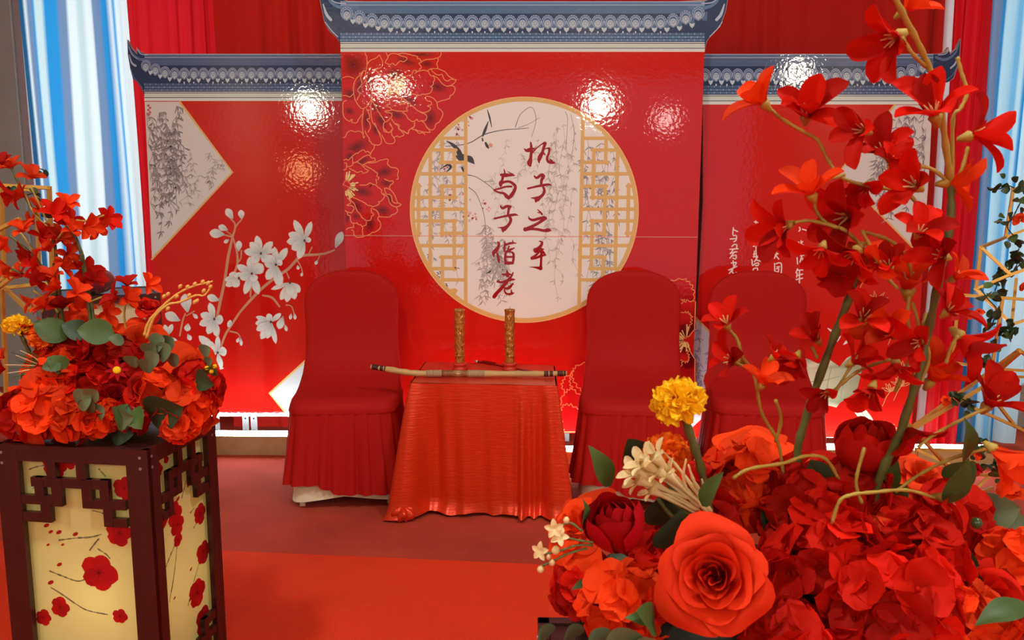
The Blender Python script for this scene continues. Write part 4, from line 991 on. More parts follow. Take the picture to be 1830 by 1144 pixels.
def pedestal(name, label, M, s, h, k, detail=True, cream=None, sd=None):
    """box lantern stand: four lacquered posts, rails, fret bars and printed translucent panels. local: front face at y=0, x 0..s, depth s"""
    t = thing(name, label, 'pedestal', M=M)
    loc = lambda nm, mb, m, lab=None, kind=None, sm=False, col=False: obj_local(nm, mb, m, t, lab, kind, sm, col)
    th = .014; sd = sd or s; s0 = s
    pw = .04 * k
    # post boards: each face has its own thick cut frame
    faces = [Matrix.Identity(4), Matrix.Translation((s, 0, 0)) @ Matrix.Rotation(PI / 2, 4, 'Z'), Matrix.Translation((s, sd, 0)) @ Matrix.Rotation(PI, 4, 'Z'), Matrix.Translation((0, sd, 0)) @ Matrix.Rotation(-PI / 2, 4, 'Z')]
    for fi, Fm in enumerate(faces):
        e = .0012 * (fi % 2); s = sd if fi % 2 else s0
        kw = s / .270
        for nm, a_, b_ in (('post', (e, 0, 0), (.040 * kw, th, h)), ('post', (s - .038 * kw, 0, 0), (s - e, th, h)), ('rail', (.040 * kw, .0005, h - .03 * k), (s - .038 * kw, th - .0005, h - .0005)), ('rail', (.040 * kw, .0005, .001), (s - .038 * kw, th - .0005, .05))):
            loc(nm, MB().box(a_, b_, Fm), M_darkwood)
        if fi < 2 or fi == 3:
            for o_, u0, u1, v0, v1 in FRET if detail else ():
                if fi: u0, u1 = 270 - u1, 270 - u0
                pr_ = .0006 * (1 if o_ == 'v' else 2)
                for flip in (0, 1):
                    z0, z1 = (h - v1 * k / 1000, h - v0 * k / 1000) if not flip else (v0 * k / 1000 + .02, v1 * k / 1000 + .02)
                    loc('fret_bar', MB().box((u0 * kw / 1000, pr_, z0), (u1 * kw / 1000, th - pr_, z1), Fm), M_darkwood)
        # printed panel just behind the fretwork
        pm = MB(); yb2 = th + .010; rnd = random.Random(30 + fi + int(s * 1000))
        put = lambda x, z, l: Fm @ Vector((x, yb2 - l * .0003, z))
        cpy = cream or PY
        pm.add([put(.02, .02, 0), put(s - .02, .02, 0), put(s - .02, h - .012, 0), put(.02, h - .012, 0)], [(0, 1, 2, 3)], cpy)
        if detail:
            X0 = lambda px, s=s: min(s - .05, (px + 8) / 270 * s)
            Z0 = lambda py: h - (py - 805) * k / 1000
            if fi == 0:
                fl = [(192, 972, 26), (150, 1052, 36), (73, 1126, 20), (182, 1136, 15), (207, 885, 22), (85, 848, 24), (110, 840, 14), (40, 1150, 16), (120, 1230, 30), (190, 1260, 24), (60, 1290, 28)]
                dots = [(60, 965), (67, 977), (82, 977), (112, 979), (60, 1003), (87, 1001), (78, 1041), (136, 921), (59, 1078), (216, 920)]
                br = [[(80, 993), (110, 987), (140, 983), (160, 976)], [(58, 1055), (85, 1065), (110, 1072), (128, 1064)], [(58, 1088), (80, 1102), (105, 1120), (125, 1130), (160, 1135)], [(36, 858), (50, 852), (66, 848)], [(40, 895), (58, 880)], [(163, 850), (175, 865)], [(212, 1080), (228, 1074)], [(145, 931), (160, 934), (178, 940)], [(135, 1010), (150, 990), (155, 985)], [(150, 1005), (165, 1015), (172, 1024)]]
            else:
                fl = [(60, 960, 20), (110, 965, 24), (118, 990, 22), (116, 1020, 14), (210, 1000, 22), (215, 1085, 24), (180, 1160, 30), (60, 862, 14), (90, 850, 8), (80, 925, 8), (200, 1230, 30), (90, 1250, 24)]
                dots = [(150, 870), (165, 880), (175, 885), (140, 930), (125, 940), (170, 925), (180, 910), (90, 1130), (150, 1160), (160, 1100)]
                br = [[(200, 880), (170, 905), (150, 930), (140, 945)], [(60, 1060), (85, 1040), (112, 1020)], [(112, 1030), (95, 1080), (70, 1130)], [(205, 1090), (170, 1130), (140, 1170)], [(170, 985), (190, 980)], [(180, 1020), (210, 1010)]]
            for x, y, r_ in fl: plum(pm, X0(x), Z0(y), r_ * k / 1000, put, rnd)
            for x, y in dots:
                rr = rnd.uniform(2.5, 5) * k / 1000
                pm.add([put(X0(x) + rr * 1.4 * math.cos(2 * PI * i / 8), Z0(y) + rr * math.sin(2 * PI * i / 8 + .5), 2) for i in range(8)], [tuple(range(8))], lin(176, 34, 30))
            for b in br:
                p2 = crom([(X0(x), Z0(y)) for x, y in b], 5)
                for i in range(len(p2) - 1):
                    (xa, za), (xb, zb) = p2[i], p2[i + 1]; l = math.hypot(xb - xa, zb - za) or 1; w = (.6 + 1.2 * rnd.random()) * k / 1000
                    nx, nz = -(zb - za) / l * w, (xb - xa) / l * w
                    g = rnd.uniform(.5, 1.0); cc = tuple(v * g for v in lin(150, 140, 110))
                    pm.add([put(xa + nx, za + nz, 1), put(xb + nx, zb + nz, 1), put(xb - nx, zb - nz, 1), put(xa - nx, za - nz, 1)], [(0, 1, 2, 3)], cc)
        loc('printed_panel', pm, M_paper if not cream else M_cream2, col=True)
    s = s0
    loc('top_board', MB().box((th + .0005, th + .0005, h - .012), (s - th - .0005, sd - th - .0005, h - .004)), M_darkwood)
    loc('base_board', MB().box((th + .001, th + .001, .012), (s - th - .001, sd - th - .001, .02)), M_darkwood)
    for fi in (0, 1, 3):
        s = sd if fi % 2 else s0
        for u in (.016, s - .018):
            for z in (h - .015 * k, h - .035 * k):
                sc = MB()
                for q in range(10):
                    pass
                v = [faces[fi] @ Vector((u + .0035 * math.cos(2 * PI * i / 10), -.0008, z + .0035 * math.sin(2 * PI * i / 10))) for i in range(10)]
                v2 = [faces[fi] @ Vector((u + .0035 * math.cos(2 * PI * i / 10), .002, z + .0035 * math.sin(2 * PI * i / 10))) for i in range(10)]
                sc.add(v + v2, [tuple(range(10))] + [(i, (i + 1) % 10, (i + 1) % 10 + 10, i + 10) for i in range(10)])
                loc('screw', sc, M_steel)
    return t


def obj_local(nm, mb, m, parent, lab=None, kind=None, sm=False, col=False):
    o = obj(nm, mb, m, None, sm, col, kind, lab); o.parent = parent; W[o.name] = W[parent.name].copy(); return o


M_cream2 = mat('cream_panel', lin(214, 202, 160), .6, vcol=True)
HP = .705
fr_ = onz(262, 805, HP); bk_ = onz(384, 745, HP)
KP = 1.2375
SP = .27 * KP; SPL = SP * 1.115
ang = math.atan2(bk_.y - fr_.y, bk_.x - fr_.x) - PI / 2
ML = Matrix.Translation((fr_.x, fr_.y, 0)) @ Matrix.Rotation(ang, 4, 'Z') @ Matrix.Translation((-SPL, 0, 0))
pedestal('lantern_pedestal', 'dark lacquered lantern pedestal with yellow plum-blossom panels standing left of the carpet runner', ML, SPL, HP, KP, sd=(bk_ - fr_).length)
bc_ = onz(961, 1103, HP)
MR = Matrix.Translation((bc_.x, bc_.y - SP, 0))
pedestal('lantern_pedestal', 'dark lacquered pedestal corner peeping out under the large nearest flower arrangement', MR, SP, HP, KP)
for xx in (-.62,):
    pass
pl = light('lantern_bulb', 'POINT', ML @ Vector((SPL * .55, SP * .4, .33)), .55, (1, .88, .66), .05)
# third box further back, cream panels
bl = onz(72, 533, .93)
MBk = Matrix.Translation((bl.x, bl.y, 0)) @ Matrix.Rotation(.55, 4, 'Z')
pedestal('lantern_pedestal', 'cream-sided box pedestal with dark posts by the window curtain, maroon cushion on top', MBk, .40, .93, 1.0, False, lin(206, 194, 150))
cu = MB(); cc = MBk @ Vector((.175, .14, .93))


def CU(i, j):
    th = PI * i / 12; a_ = 2 * PI * j / 32; x, y = sq(a_, 3.5)
    return Vector((cc.x + .07 * x * math.sin(th) ** .6, cc.y + .065 * y * math.sin(th) ** .6, cc.z + .0465 + .045 * math.cos(th) * (1 - .12 * math.sin(4 * a_))))


cu.grid(CU, 13, 32, True)
tag(obj('velvet_cushion', cu, mat('maroon_velvet', lin(120, 6, 34), .8, .2, sheen=.6, bump=(40, .3)), smooth=True), 'maroon velvet cushion on the cream-sided box pedestal', 'cushion')
# ================================================================ flowers
M_pet = mat('red_silk_petal', lin(212, 27, 11), .7, .12, trans=.26, vary=.5)
M_petO = mat('orange_red_silk_petal', lin(240, 66, 18), .7, .12, trans=.24, vary=.36)
M_crim = mat('crimson_silk_petal', lin(172, 8, 18), .7, .12, trans=.2, vary=.22)
M_rose = mat('rose_silk_petal', lin(224, 52, 20), .7, .1, trans=.1, vary=.1)
M_leaf = mat('green_leaf', lin(78, 104, 52), .5, .4, trans=.2, vary=.25, noise=(40, .8, 1.2))
M_leafD = mat('dark_green_leaf', lin(50, 70, 44), .45, .4, trans=.12, vary=.25)
M_euc = mat('eucalyptus_leaf', lin(104, 122, 88), .5, .4, trans=.15, vary=.2, noise=(60, .85, 1.15))
M_stem = mat('green_stem', lin(92, 98, 48), .55, noise=(50, .8, 1.2))
M_twig = mat('yellow_green_twig', lin(176, 148, 62), .6, noise=(60, .85, 1.1))
M_yel = mat('yellow_marigold', lin(255, 204, 30), .6, .15, trans=.25)
M_ora = mat('orange_marigold', lin(248, 112, 18), .6, .2, trans=.25, noise=(30, .9, 1.08))
M_creamf = mat('cream_blossom', lin(244, 222, 168), .55, .3, trans=.3)
M_stam = mat('pale_stamen', lin(222, 170, 120), .6)
M_foam = mat('shade_dark_florist_foam', lin(22, 24, 14), .95)  # added foam core; its near-black stands in for shade between the flowers


def petal(L, Wd, cup, bend, a=1.0, nu=8, nv=6, tip=.55, wave=0, seed=0, thick=0):
    """petal from origin along +Z, bending towards +Y"""
    r = random.Random(seed); v = []; y = z = 0
    for i in range(nu + 1):
        u = i / nu; th = bend * u
        if i: y += math.sin(th) * L / nu; z += math.cos(th) * L / nu
        w = Wd * .5 * max(.06, math.sin(PI * min(1, (u ** a) * .97 + .03)) ** tip) if u < 1 else Wd * .06
        for j in range(nv + 1):
            q = 2 * j / nv - 1
            off = -cup * q * q * w + wave * math.sin(q * 4 + u * 5 + seed) * u * Wd
            v.append((q * w, y + off * math.cos(th), z - off * math.sin(th)))
    f = [(i * (nv + 1) + j, i * (nv + 1) + j + 1, (i + 1) * (nv + 1) + j + 1, (i + 1) * (nv + 1) + j) for i in range(nu) for j in range(nv)]
    return v, f


def align(axis, pos, s=1, spin=0):
    q = Vector(axis).normalized().to_track_quat('Z', 'Y').to_matrix().to_4x4()
    return Matrix.Translation(pos) @ q @ Matrix.Rotation(spin, 4, 'Z') @ Matrix.Scale(s, 4)


def tow(pos): return (Vector((0, 0, CAMZ)) - Vector(pos)).normalized()


def axis_of(pos, deg, t):
    """direction seen at image angle deg, leaning t towards the viewer's side of the hall"""
    a_ = math.radians(deg); return (Vector((math.cos(a_), 0, math.sin(a_))) * (1 - t * .6) + tow(pos) * t).normalized()


def xf(vf, M): return [M @ Vector(p) for p in vf[0]], vf[1]


# ---- orchid-like spray blossoms
OP = []
for k in range(4):
    mb = MB(); mb.add(*petal(1, .46 + .07 * (k % 2), .5, (.8, .45, 1.1, .65)[k], 1.5, 9, 4, .5, .02, k)); OP.append(mb.mesh('petal'))
oc = MB()
for k in range(5): oc.tube([(0, 0, 0), (.07 * math.cos(k * 1.26), .07 * math.sin(k * 1.26), .2), (.13 * math.cos(k * 1.26), .13 * math.sin(k * 1.26), .34)], [.03, .025, .012], 4)
OC = oc.mesh('stamens')
oc = MB(); oc.lathe([(0, -.2), (.05, -.18), (.09, -.06), (.13, .04), (.09, .1), (0, .12)], 8); OX = oc.mesh('calyx')
OM = []
for k in range(3):                                        # small far blossoms: one mesh each
    rr = random.Random(k + 3); mb = MB()
    for i in range(6): mb.add(*xf(petal(1, .52, .5, rr.uniform(.4, 1.1), 1.5, 6, 3, .5, 0, i), Matrix.Rotation(i * PI / 3 + rr.uniform(-.2, .2), 4, 'Z') @ Matrix.Rotation(-rr.uniform(.3, .85), 4, 'X') @ Matrix.Scale(rr.uniform(.8, 1.05), 4)))
    OM.append(mb.mesh('orchid_blossom'))


def orchid(arr, pos, axis, L, seed, m, split=True):
    r = random.Random(seed)
    if not split: return sub('orchid_blossom', arr, align(axis, pos, L, r.uniform(0, 6)), OM[seed % 3], m)
    o = sub('orchid_blossom', arr, align(axis, pos, L, r.uniform(0, 6)))
    for i in range(5 + seed % 2):
        sub('petal', o, Matrix.Rotation(i * 2 * PI / (5 + seed % 2) + r.uniform(-.25, .25), 4, 'Z') @ Matrix.Rotation(-r.uniform(.15, .8), 4, 'X') @ Matrix.Scale(r.uniform(.78, 1.12), 4), OP[r.randrange(4)] if m is M_pet else OP2[r.randrange(4)], m, True)
    sub('stamens', o, Matrix.Identity(4), OC, M_stam, True); sub('calyx', o, Matrix.Identity(4), OX, M_twig, True)
    return o


OP2 = [me.copy() for me in OP]
for me in OP2: me.name = 'petal'


# ---- roses: every petal a wrapped shell
def rose_petals(kind, seed):
    r = random.Random(seed); out = []
    n = {'rose': 20, 'open': 16, 'bud': 14}[kind]; spin = 0
    for i in range(n):
        t = i / (n - 1); spin += 2.4 + r.uniform(-.25, .25)
        if kind == 'rose': Rr = .07 + .66 * t ** 1.05; H = 1.02 - .22 * t ** 1.4; dphi = 1.45 - .45 * t; fl = .03 + .42 * t ** 1.8; curl = .02 + .36 * t ** 2
        elif kind == 'bud': Rr = .30 + .52 * t; H = 1.45 - .25 * t; dphi = 1.25 - .2 * t; fl = -.30 + .12 * t ** 2; curl = .0
        else: Rr = .14 + .5 * t; H = .85 - .45 * t; dphi = .95 - .25 * t; fl = .08 + .62 * t; curl = .08 + .25 * t
        wv = r.uniform(.02, .06) * (.5 + t); w0 = r.uniform(0, 6); nu, nv = 9, 12
        mb = MB(); v = []
        for a in range(nu + 1):
            h = a / nu
            for b in range(nv + 1):
                q = 2 * b / nv - 1; ph = q * dphi * (1 if kind != 'open' else (.35 + .65 * math.sin(min(1, h * 1.25) * PI / 2)))
                edge = 1 - .30 * abs(q) ** 2.6 * (1 - .2 * t)
                hh = h * edge
                rad = Rr * math.sin(min(1, hh * 1.15 + .02) * PI / 2) ** .6 + fl * hh ** 3.5 + wv * hh ** 2 * math.sin(q * 5 + w0)
                z = H * hh - curl * hh ** 5 * (1 + .5 * math.cos(q * 2.2)) - .02 * i / n
                rad += (.05 * q * (1 - t))                  # one edge tucked under the next
                v.append((rad * math.cos(ph + spin), rad * math.sin(ph + spin), z))
        f = [(a * (nv + 1) + b, a * (nv + 1) + b + 1, (a + 1) * (nv + 1) + b + 1, (a + 1) * (nv + 1) + b) for a in range(nu) for b in range(nv)]
        mb.add(v, f); out.append(mb)
    return out


PROTO = {}


def rose(arr, pos, axis, Rd, kind, m, name='rose', seed=0, spin=0, lab=None):
    key = (kind, m.name, seed)
    if key not in PROTO: PROTO[key] = [x.mesh('petal') for x in rose_petals(kind, seed)]
    o = sub(name, arr, align(axis, Vector(pos) - Vector(axis).normalized() * Rd * (.7 if kind == 'bud' else .55), Rd, spin))
    for me in PROTO[key]: sub('petal', o, Matrix.Identity(4), me, m, True)
    if lab: o['label'] = lab
    return o


# ---- hydrangea heads of four-petalled florets
def floret_mesh(seed):
    r = random.Random(seed); mb = MB()
    for i in range(4): mb.add(*xf(petal(.6, .74, .28, .55, 1.25, 6, 6, .38, .035, i + seed), Matrix.Rotation(i * PI / 2 + r.uniform(-.12, .12), 4, 'Z') @ Matrix.Rotation(-r.uniform(.75, 1.25), 4, 'X')))
    mb.lathe([(0, .0), (.05, .02), (.05, .06), (0, .08)], 6)
    return mb.mesh('floret')


FLO = {}


def hydrangea(arr, pos, axis, Rd, fs, n, m, seed, name='hydrangea'):
    r = random.Random(seed); ax = Vector(axis).normalized(); o = sub(name, arr, align(ax, pos, 1))
    if m.name not in FLO: FLO[m.name] = [floret_mesh(k + len(FLO) * 7) for k in range(4)]
    for i in range(n):
        z = 1 - 1.25 * (i + .5) / n; a_ = i * 2.39996 + r.uniform(-.2, .2); q = math.sqrt(max(0, 1 - z * z))
        d = Vector((q * math.cos(a_), q * math.sin(a_), z))
        dd = (d + Vector((r.gauss(0, .16), r.gauss(0, .16), r.gauss(0, .16)))).normalized()
        sub('floret', o, align(dd, d * Rd * r.uniform(.82, 1.05), fs * r.uniform(.9, 1.25), r.uniform(0, 6)), FLO[m.name][i % 4], m, True)
    return o


# ---- marigold
def marigold_mesh(seed):
    r = random.Random(seed); mb = MB()
    for i in range(120):
        z = 1 - 1.15 * (i + .5) / 120; a_ = i * 2.39996; q = math.sqrt(max(0, 1 - z * z)); d = Vector((q * math.cos(a_), q * math.sin(a_), z * .72))
        dd = (d + Vector((r.gauss(0, .3), r.gauss(0, .3), r.gauss(0, .3)))).normalized()
        mb.add(*xf(petal(.55, .42, .35, r.uniform(.3, 1.1), .75, 4, 5, .4, .09, i), align(dd, d * .55, r.uniform(.85, 1.1), r.uniform(0, 6))))
    return mb.mesh('flower_head')


MG = [marigold_mesh(k) for k in range(4)]


def marigold(arr, pos, axis, Rd, m, k, stem=None):
    o = sub('marigold', arr, align(axis, pos, Rd)); sub('flower_head', o, Matrix.Identity(4), MG[k], m, True)
    if stem: stalk('stalk', o, stem, Rd * .16, M_stem, 8)
    return o


# ---- leaves, stems
def leafmesh(kind):
    mb = MB(); n = 10; v = []
    for i in range(n + 1):
        u = i / n
        w = {'lance': .24 * math.sin(PI * u ** .75) ** .9, 'oval': .40 * math.sin(PI * u ** .8) ** .75, 'round': .48 * math.sin(PI * min(1, u * .94 + .04)) ** .55, 'serrate': .42 * math.sin(PI * u ** .65) ** .7 * (1 + .07 * (-1) ** i)}[kind] * .5 * 2 * .5 + .004
        w = w * 2 if kind != 'lance' else w * 1.5
        y = .18 * math.sin(u * 2.2)
        for q in (-1, -.5, 0, .5, 1): v.append((q * w, y + .22 * abs(q) * w + (.02 * math.sin(u * 9) * q), u))
    f = [(i * 5 + j, i * 5 + j + 1, i * 5 + j + 6, i * 5 + j + 5) for i in range(n) for j in range(4)]
    mb.add(v, f); return mb.mesh('leaf')


LM = {}


def leaf(arr, base, tip, kind, m, roll=0, name='leaf'):
    base, tip = Vector(base), Vector(tip); d = tip - base
    k = (kind, m.name)
    if k not in LM: LM[k] = leafmesh(kind)
    z = d.normalized(); t = -tow(base); x = z.cross(t).normalized(); y = z.cross(x)
    Mx = Matrix((x, y, z)).transposed().to_4x4()
    return sub(name, arr, Matrix.Translation(base) @ Mx @ Matrix.Rotation(roll, 4, 'Z') @ Matrix.Scale(d.length, 4), LM[k], m)


def stalk(name, arr, pts, r_, m, n=6, lab=None, taper=1.0):
    """tube along world points, child of arr"""
    p = [Vector(q) for q in crom([tuple(q) for q in pts], 5)] if len(pts) > 2 else [Vector(q) for q in pts]
    rr = [r_ * (1 + (taper - 1) * i / (len(p) - 1)) * (1 + .18 * math.sin(i * 2.3)) for i in range(len(p))]
    mb = MB().tube(p, rr, n); inv = W[arr.name].inverted(); me = mb.mesh(name)
    o = bpy.data.objects.new(name, me); me.materials.append(m); C.objects.link(o); o.parent = arr; o.matrix_parent_inverse = inv
    return o


# ================================================================ near arrangement on the right pedestal
c = MR @ Vector((SP / 2, SP / 2, HP - .003))
AR = thing('flower_arrangement', 'large nearest red silk flower arrangement with big orange-red rose and yellow marigold on tall stalk', 'flower arrangement', c)
obj('foam_block', MB().grid(lambda i, j: Vector((c.x + .135 * math.sin(PI * i / 10) * math.cos(2 * PI * j / 24), c.y + .125 * math.sin(PI * i / 10) * math.sin(2 * PI * j / 24), c.z + .09 + .085 * math.cos(PI * i / 10))), 11, 24, True), M_foam, AR, True)
A = at
mp = lambda px, D: px * D / F
p = A(1276, 1030, .58); rose(AR, p, tow(p) + Vector((-.10, 0, -.02)), mp(106, .58), 'rose', M_rose, seed=1, spin=.4)
p = A(1100, 940, .62); rose(AR, p, axis_of(p, 105, .42), mp(80, .62), 'bud', M_crim, 'peony_bud', 2, lab='dark crimson half-closed peony')
for px, py, D, rp, deg, t, kind, m, sd in ((1618, 950, .69, 96, 80, .7, 'open', M_pet, 3), (1345, 800, .80, 76, 100, .5, 'open', M_petO, 4), (1545, 800, .76, 78, 80, .35, 'bud', M_pet, 5), (1020, 935, .71, 74, 140, .45, 'open', M_petO, 6),
                                          (1780, 960, .74, 76, 60, .6, 'open', M_pet, 3), (1775, 1075, .66, 92, 40, .8, 'rose', M_pet, 7), (1460, 840, .80, 66, 110, .4, 'open', M_pet, 4), (1650, 840, .80, 60, 70, .5, 'open', M_petO, 6), (1250, 850, .76, 58, 110, .5, 'open', M_pet, 3), (1400, 1120, .63, 60, 60, .8, 'open', M_petO, 4)):
    p = A(px, py, D); rose(AR, p, axis_of(p, deg, t), mp(rp, D), kind, m, 'rose' if kind != 'bud' else 'peony_bud', sd, R.uniform(0, 6))
for px, py, D, rp, fs, n, deg, t, m in ((1120, 1085, .65, 70, 66, 20, 150, .8, M_petO), (1470, 1010, .68, 92, 84, 26, 100, .75, M_pet), (1430, 915, .74, 70, 70, 20, 100, .6, M_pet), (1590, 1085, .63, 96, 84, 26, 60, .8, M_pet), (1720, 1130, .62, 70, 76, 18, 60, .8, M_petO), (1050, 1050, .7, 50, 56, 14, 160, .6, M_pet), (1330, 870, .77, 60, 64, 18, 100, .6, M_petO), (1510, 900, .76, 60, 64, 18, 90, .6, M_pet), (1820, 1010, .70, 50, 60, 14, 40, .6, M_petO), (1700, 930, .76, 50, 60, 14, 70, .5, M_pet), (1400, 1150, .60, 60, 72, 16, 80, .8, M_pet), (1130, 1150, .66, 50, 62, 14, 160, .7, M_pet), (1250, 940, .72, 60, 60, 16, 120, .5, M_pet), (1180, 1000, .70, 50, 58, 14, 140, .6, M_pet), (1640, 1000, .68, 60, 70, 18, 70, .6, M_pet), (1560, 1000, .70, 60, 70, 16, 90, .6, M_petO)):
    p = A(px, py, D); hydrangea(AR, p, axis_of(p, deg, t), mp(rp, D), mp(fs, D), n, m, int(px))
p = A(1213, 722, .66); marigold(AR, p, axis_of(p, 105, .45), mp(50, .66), M_yel, 0, [A(1220, 738, .665), A(1238, 790, .67), A(1256, 850, .68), A(1268, 920, .69)])
p = A(1188, 815, .70); marigold(AR, p, axis_of(p, 110, .5), mp(46, .70), M_ora, 1)
# stems
S1 = [(1700, 330, .70), (1698, 400, .70), (1682, 480, .70), (1657, 600, .71), (1635, 690, .71), (1602, 790, .72), (1570, 860, .73), (1540, 1000, .76)]
S2 = [(1546, 440, .72), (1522, 520, .72), (1484, 620, .73), (1441, 745, .74), (1424, 830, .75), (1440, 980, .77)]
S3 = [(1590, -40, .66), (1604, 5, .66), (1640, 75, .67), (1660, 120, .68), (1676, 160, .68), (1690, 260, .69), (1700, 330, .70)]
for q in (S1, S2): stalk('stem', AR, [A(*k) for k in q], mp(6.5, .7), M_stem, 8, taper=1.3)
stalk('stem', AR, [A(*k) for k in S3], mp(4.6, .68), M_twig, 7, taper=1.3)
TW = [[(1711, 102, .69), (1718, 130, .69), (1728, 165, .69), (1716, 195, .69), (1703, 215, .69), (1702, 330, .70)], [(1372, 190, .72), (1396, 212, .72), (1440, 238, .72), (1462, 252, .72), (1482, 290, .72), (1506, 318, .71), (1560, 335, .71), (1620, 345, .70), (1660, 395, .70), (1685, 430, .70)],
      [(1612, 66, .67), (1630, 95, .67), (1655, 120, .68)], [(1456, 355, .72), (1458, 376, .72), (1476, 398, .72), (1510, 412, .71), (1540, 440, .72)], [(1420, 398, .72), (1450, 395, .72), (1500, 408, .71)], [(1455, 322, .71), (1490, 318, .71), (1510, 312, .71)], [(1540, 412, .70), (1560, 450, .70), (1580, 490, .70), (1604, 516, .70)], [(1545, 415, .71), (1590, 430, .71), (1620, 460, .71), (1632, 500, .71)],
      [(1700, 330, .70), (1660, 300, .7), (1600, 296, .7), (1578, 276, .7)], [(1690, 235, .69), (1672, 215, .69)], [(1702, 340, .70), (1720, 300, .70), (1730, 262, .70)], [(1303, 590, .72), (1318, 608, .72), (1328, 640, .72), (1345, 662, .72), (1352, 690, .72), (1362, 740, .73), (1390, 790, .74), (1400, 850, .75)], [(1312, 648, .72), (1340, 660, .72)], [(1386, 715, .72), (1396, 750, .73), (1386, 790, .74)],
      [(1490, 705, .73), (1540, 620, .73), (1565, 560, .72), (1580, 530, .72)], [(1450, 735, .74), (1500, 690, .73), (1540, 660, .73), (1600, 640, .72)], [(1310, 855, .68), (1340, 838, .68), (1400, 828, .69), (1440, 815, .7), (1475, 820, .7), (1498, 855, .71)], [(1480, 960, .66), (1498, 900, .66), (1520, 885, .66), (1560, 880, .67), (1620, 876, .68), (1670, 890, .69)], [(1640, 800, .7), (1665, 780, .7), (1690, 765, .7), (1740, 740, .69), (1762, 730, .69)], [(1600, 880, .71), (1640, 850, .71), (1700, 820, .7), (1770, 800, .7)], [(1640, 700, .71), (1630, 640, .71), (1622, 570, .71), (1625, 530, .71)], [(1642, 690, .71), (1660, 640, .71), (1650, 590, .71), (1655, 560, .72)], [(1600, 700, .72), (1640, 600, .71), (1630, 540, .71)],
      [(1690, 650, .7), (1700, 620, .7), (1712, 600, .7)], [(1460, 640, .73), (1450, 620, .73), (1440, 625, .73)], [(1540, 900, .7), (1530, 860, .7), (1545, 800, .7)]]
for q in TW: stalk('twig', AR, [A(*k) for k in q], mp(3.3, .7), M_twig, 6)
OL = [(1368, 188, 130, .25, 78), (1440, 212, 85, .7, 82), (1548, 235, 160, .5, 74), (1610, 62, 205, .2, 92), (1612, 22, 40, .4, 74), (1672, 212, 108, .35, 92), (1728, 245, 15, .25, 82), (1580, 275, 120, .6, 66), (1452, 352, 112, .3, 76), (1592, 300, 70, .6, 60), (1520, 385, 195, .55, 92), (1640, 335, 150, .6, 88), (1688, 328, 5, .2, 80), (1410, 402, 205, .35, 74), (1470, 440, 250, .5, 66), (1534, 445, 235, .3, 86), (1622, 522, 92, .4, 104), (1690, 460, 160, .5, 72),
      (1300, 583, 112, .4, 62), (1318, 646, 170, .3, 72), (1360, 690, 60, .5, 62), (1425, 635, 245, .5, 60), (1462, 610, 120, .4, 58), (1540, 575, 70, .6, 76), (1600, 600, 150, .6, 72), (1712, 598, 320, .45, 92), (1650, 610, 200, .5, 66), (1600, 645, 275, .4, 70), (1660, 685, 60, .3, 82), (1560, 690, 250, .5, 66), (1520, 650, 30, .4, 58), (1762, 728, 55, .5, 86), (1772, 800, 325, .5, 84), (1680, 888, 350, .5, 76), (1620, 760, 300, .5, 64), (1690, 560, 45, .4, 66), (1570, 470, 200, .6, 60), (1500, 480, 260, .5, 56), (1380, 640, 40, .4, 50), (1590, 480, 120, .7, 60), (1700, 500, 30, .4, 56), (1640, 420, 60, .7, 62), (1480, 700, 220, .6, 50), (1550, 330, 240, .6, 56)]
for i, (px, py, deg, t, L) in enumerate(OL):
    D = .70 + .03 * math.sin(i * 2.1); p = A(px, py, D); orchid(AR, p, axis_of(p, deg, t), mp(L, D), i, M_pet if i % 4 else M_petO)
# cream tuberoses and the small white sprig
def trumpet(arr, base, tip, r_, name='tuberose'):
    base, tip = Vector(base), Vector(tip); L = (tip - base).length; o = sub(name, arr, align(tip - base, base, L))
    mb = MB().lathe([(.014, 0), (.022, .4), (.035, .7), (.07, .86)], 8); sub('tube', o, Matrix.Identity(4), mb.mesh('tube'), M_creamf, True)
    for k in range(5):
        sub('petal', o, Matrix.Rotation(k * 1.2566, 4, 'Z') @ Matrix.Translation((0, .055, .85)) @ Matrix.Rotation(-.7, 4, 'X') @ Matrix.Scale(.17, 4), TP, M_creamf, True)


mb = MB(); mb.add(*petal(1, .62, .3, .6, .9, 5, 4, .6)); TP = mb.mesh('petal')
for b, t in (((1262, 905), (1130, 812)), ((1255, 900), (1120, 850)), ((1258, 905), (1155, 800)), ((1250, 912), (1115, 830)), ((1262, 912), (1180, 835)), ((1248, 920), (1150, 868)), ((1265, 905), (1160, 830))): trumpet(AR, A(*b, .66), A(*t, .64), .01)
for b, m_, t in (((1265, 915), (1205, 850), (1158, 792)), ((1270, 915), (1215, 840), (1184, 806)), ((1240, 900), (1222, 860), (1226, 820)), ((1255, 885), (1240, 860), (1230, 830)), ((1250, 905), (1190, 860), (1150, 845)), ((1245, 910), (1180, 880), (1140, 880)), ((1265, 890), (1258, 870), (1254, 856))):
    stalk('slender_bud', AR, [A(*b, .66), A(*m_, .65), A(*t, .645)], mp(5, .65), M_creamf, 6, taper=.25)
for b, m_, t in (((1300, 960), (1240, 920), (1190, 860)), ((1290, 960), (1220, 910), (1165, 868)), ((1290, 965), (1210, 930), (1175, 890))): stalk('stem', AR, [A(*b, .67), A(*m_, .66), A(*t, .655)], mp(4, .65), M_stem, 6)
for (x, y) in ((966, 985), (990, 945), (1000, 960)):
    o = sub('white_blossom', AR, align(tow(A(x, y, .6)) + Vector((R.uniform(-.6, .2), 0, R.uniform(-.2, .4))), A(x, y, .6), mp(19, .6), R.uniform(0, 6)))
    for k in range(5): sub('petal', o, Matrix.Rotation(k * 1.2566, 4, 'Z') @ Matrix.Rotation(-1.1, 4, 'X'), TP, M_creamf, True)
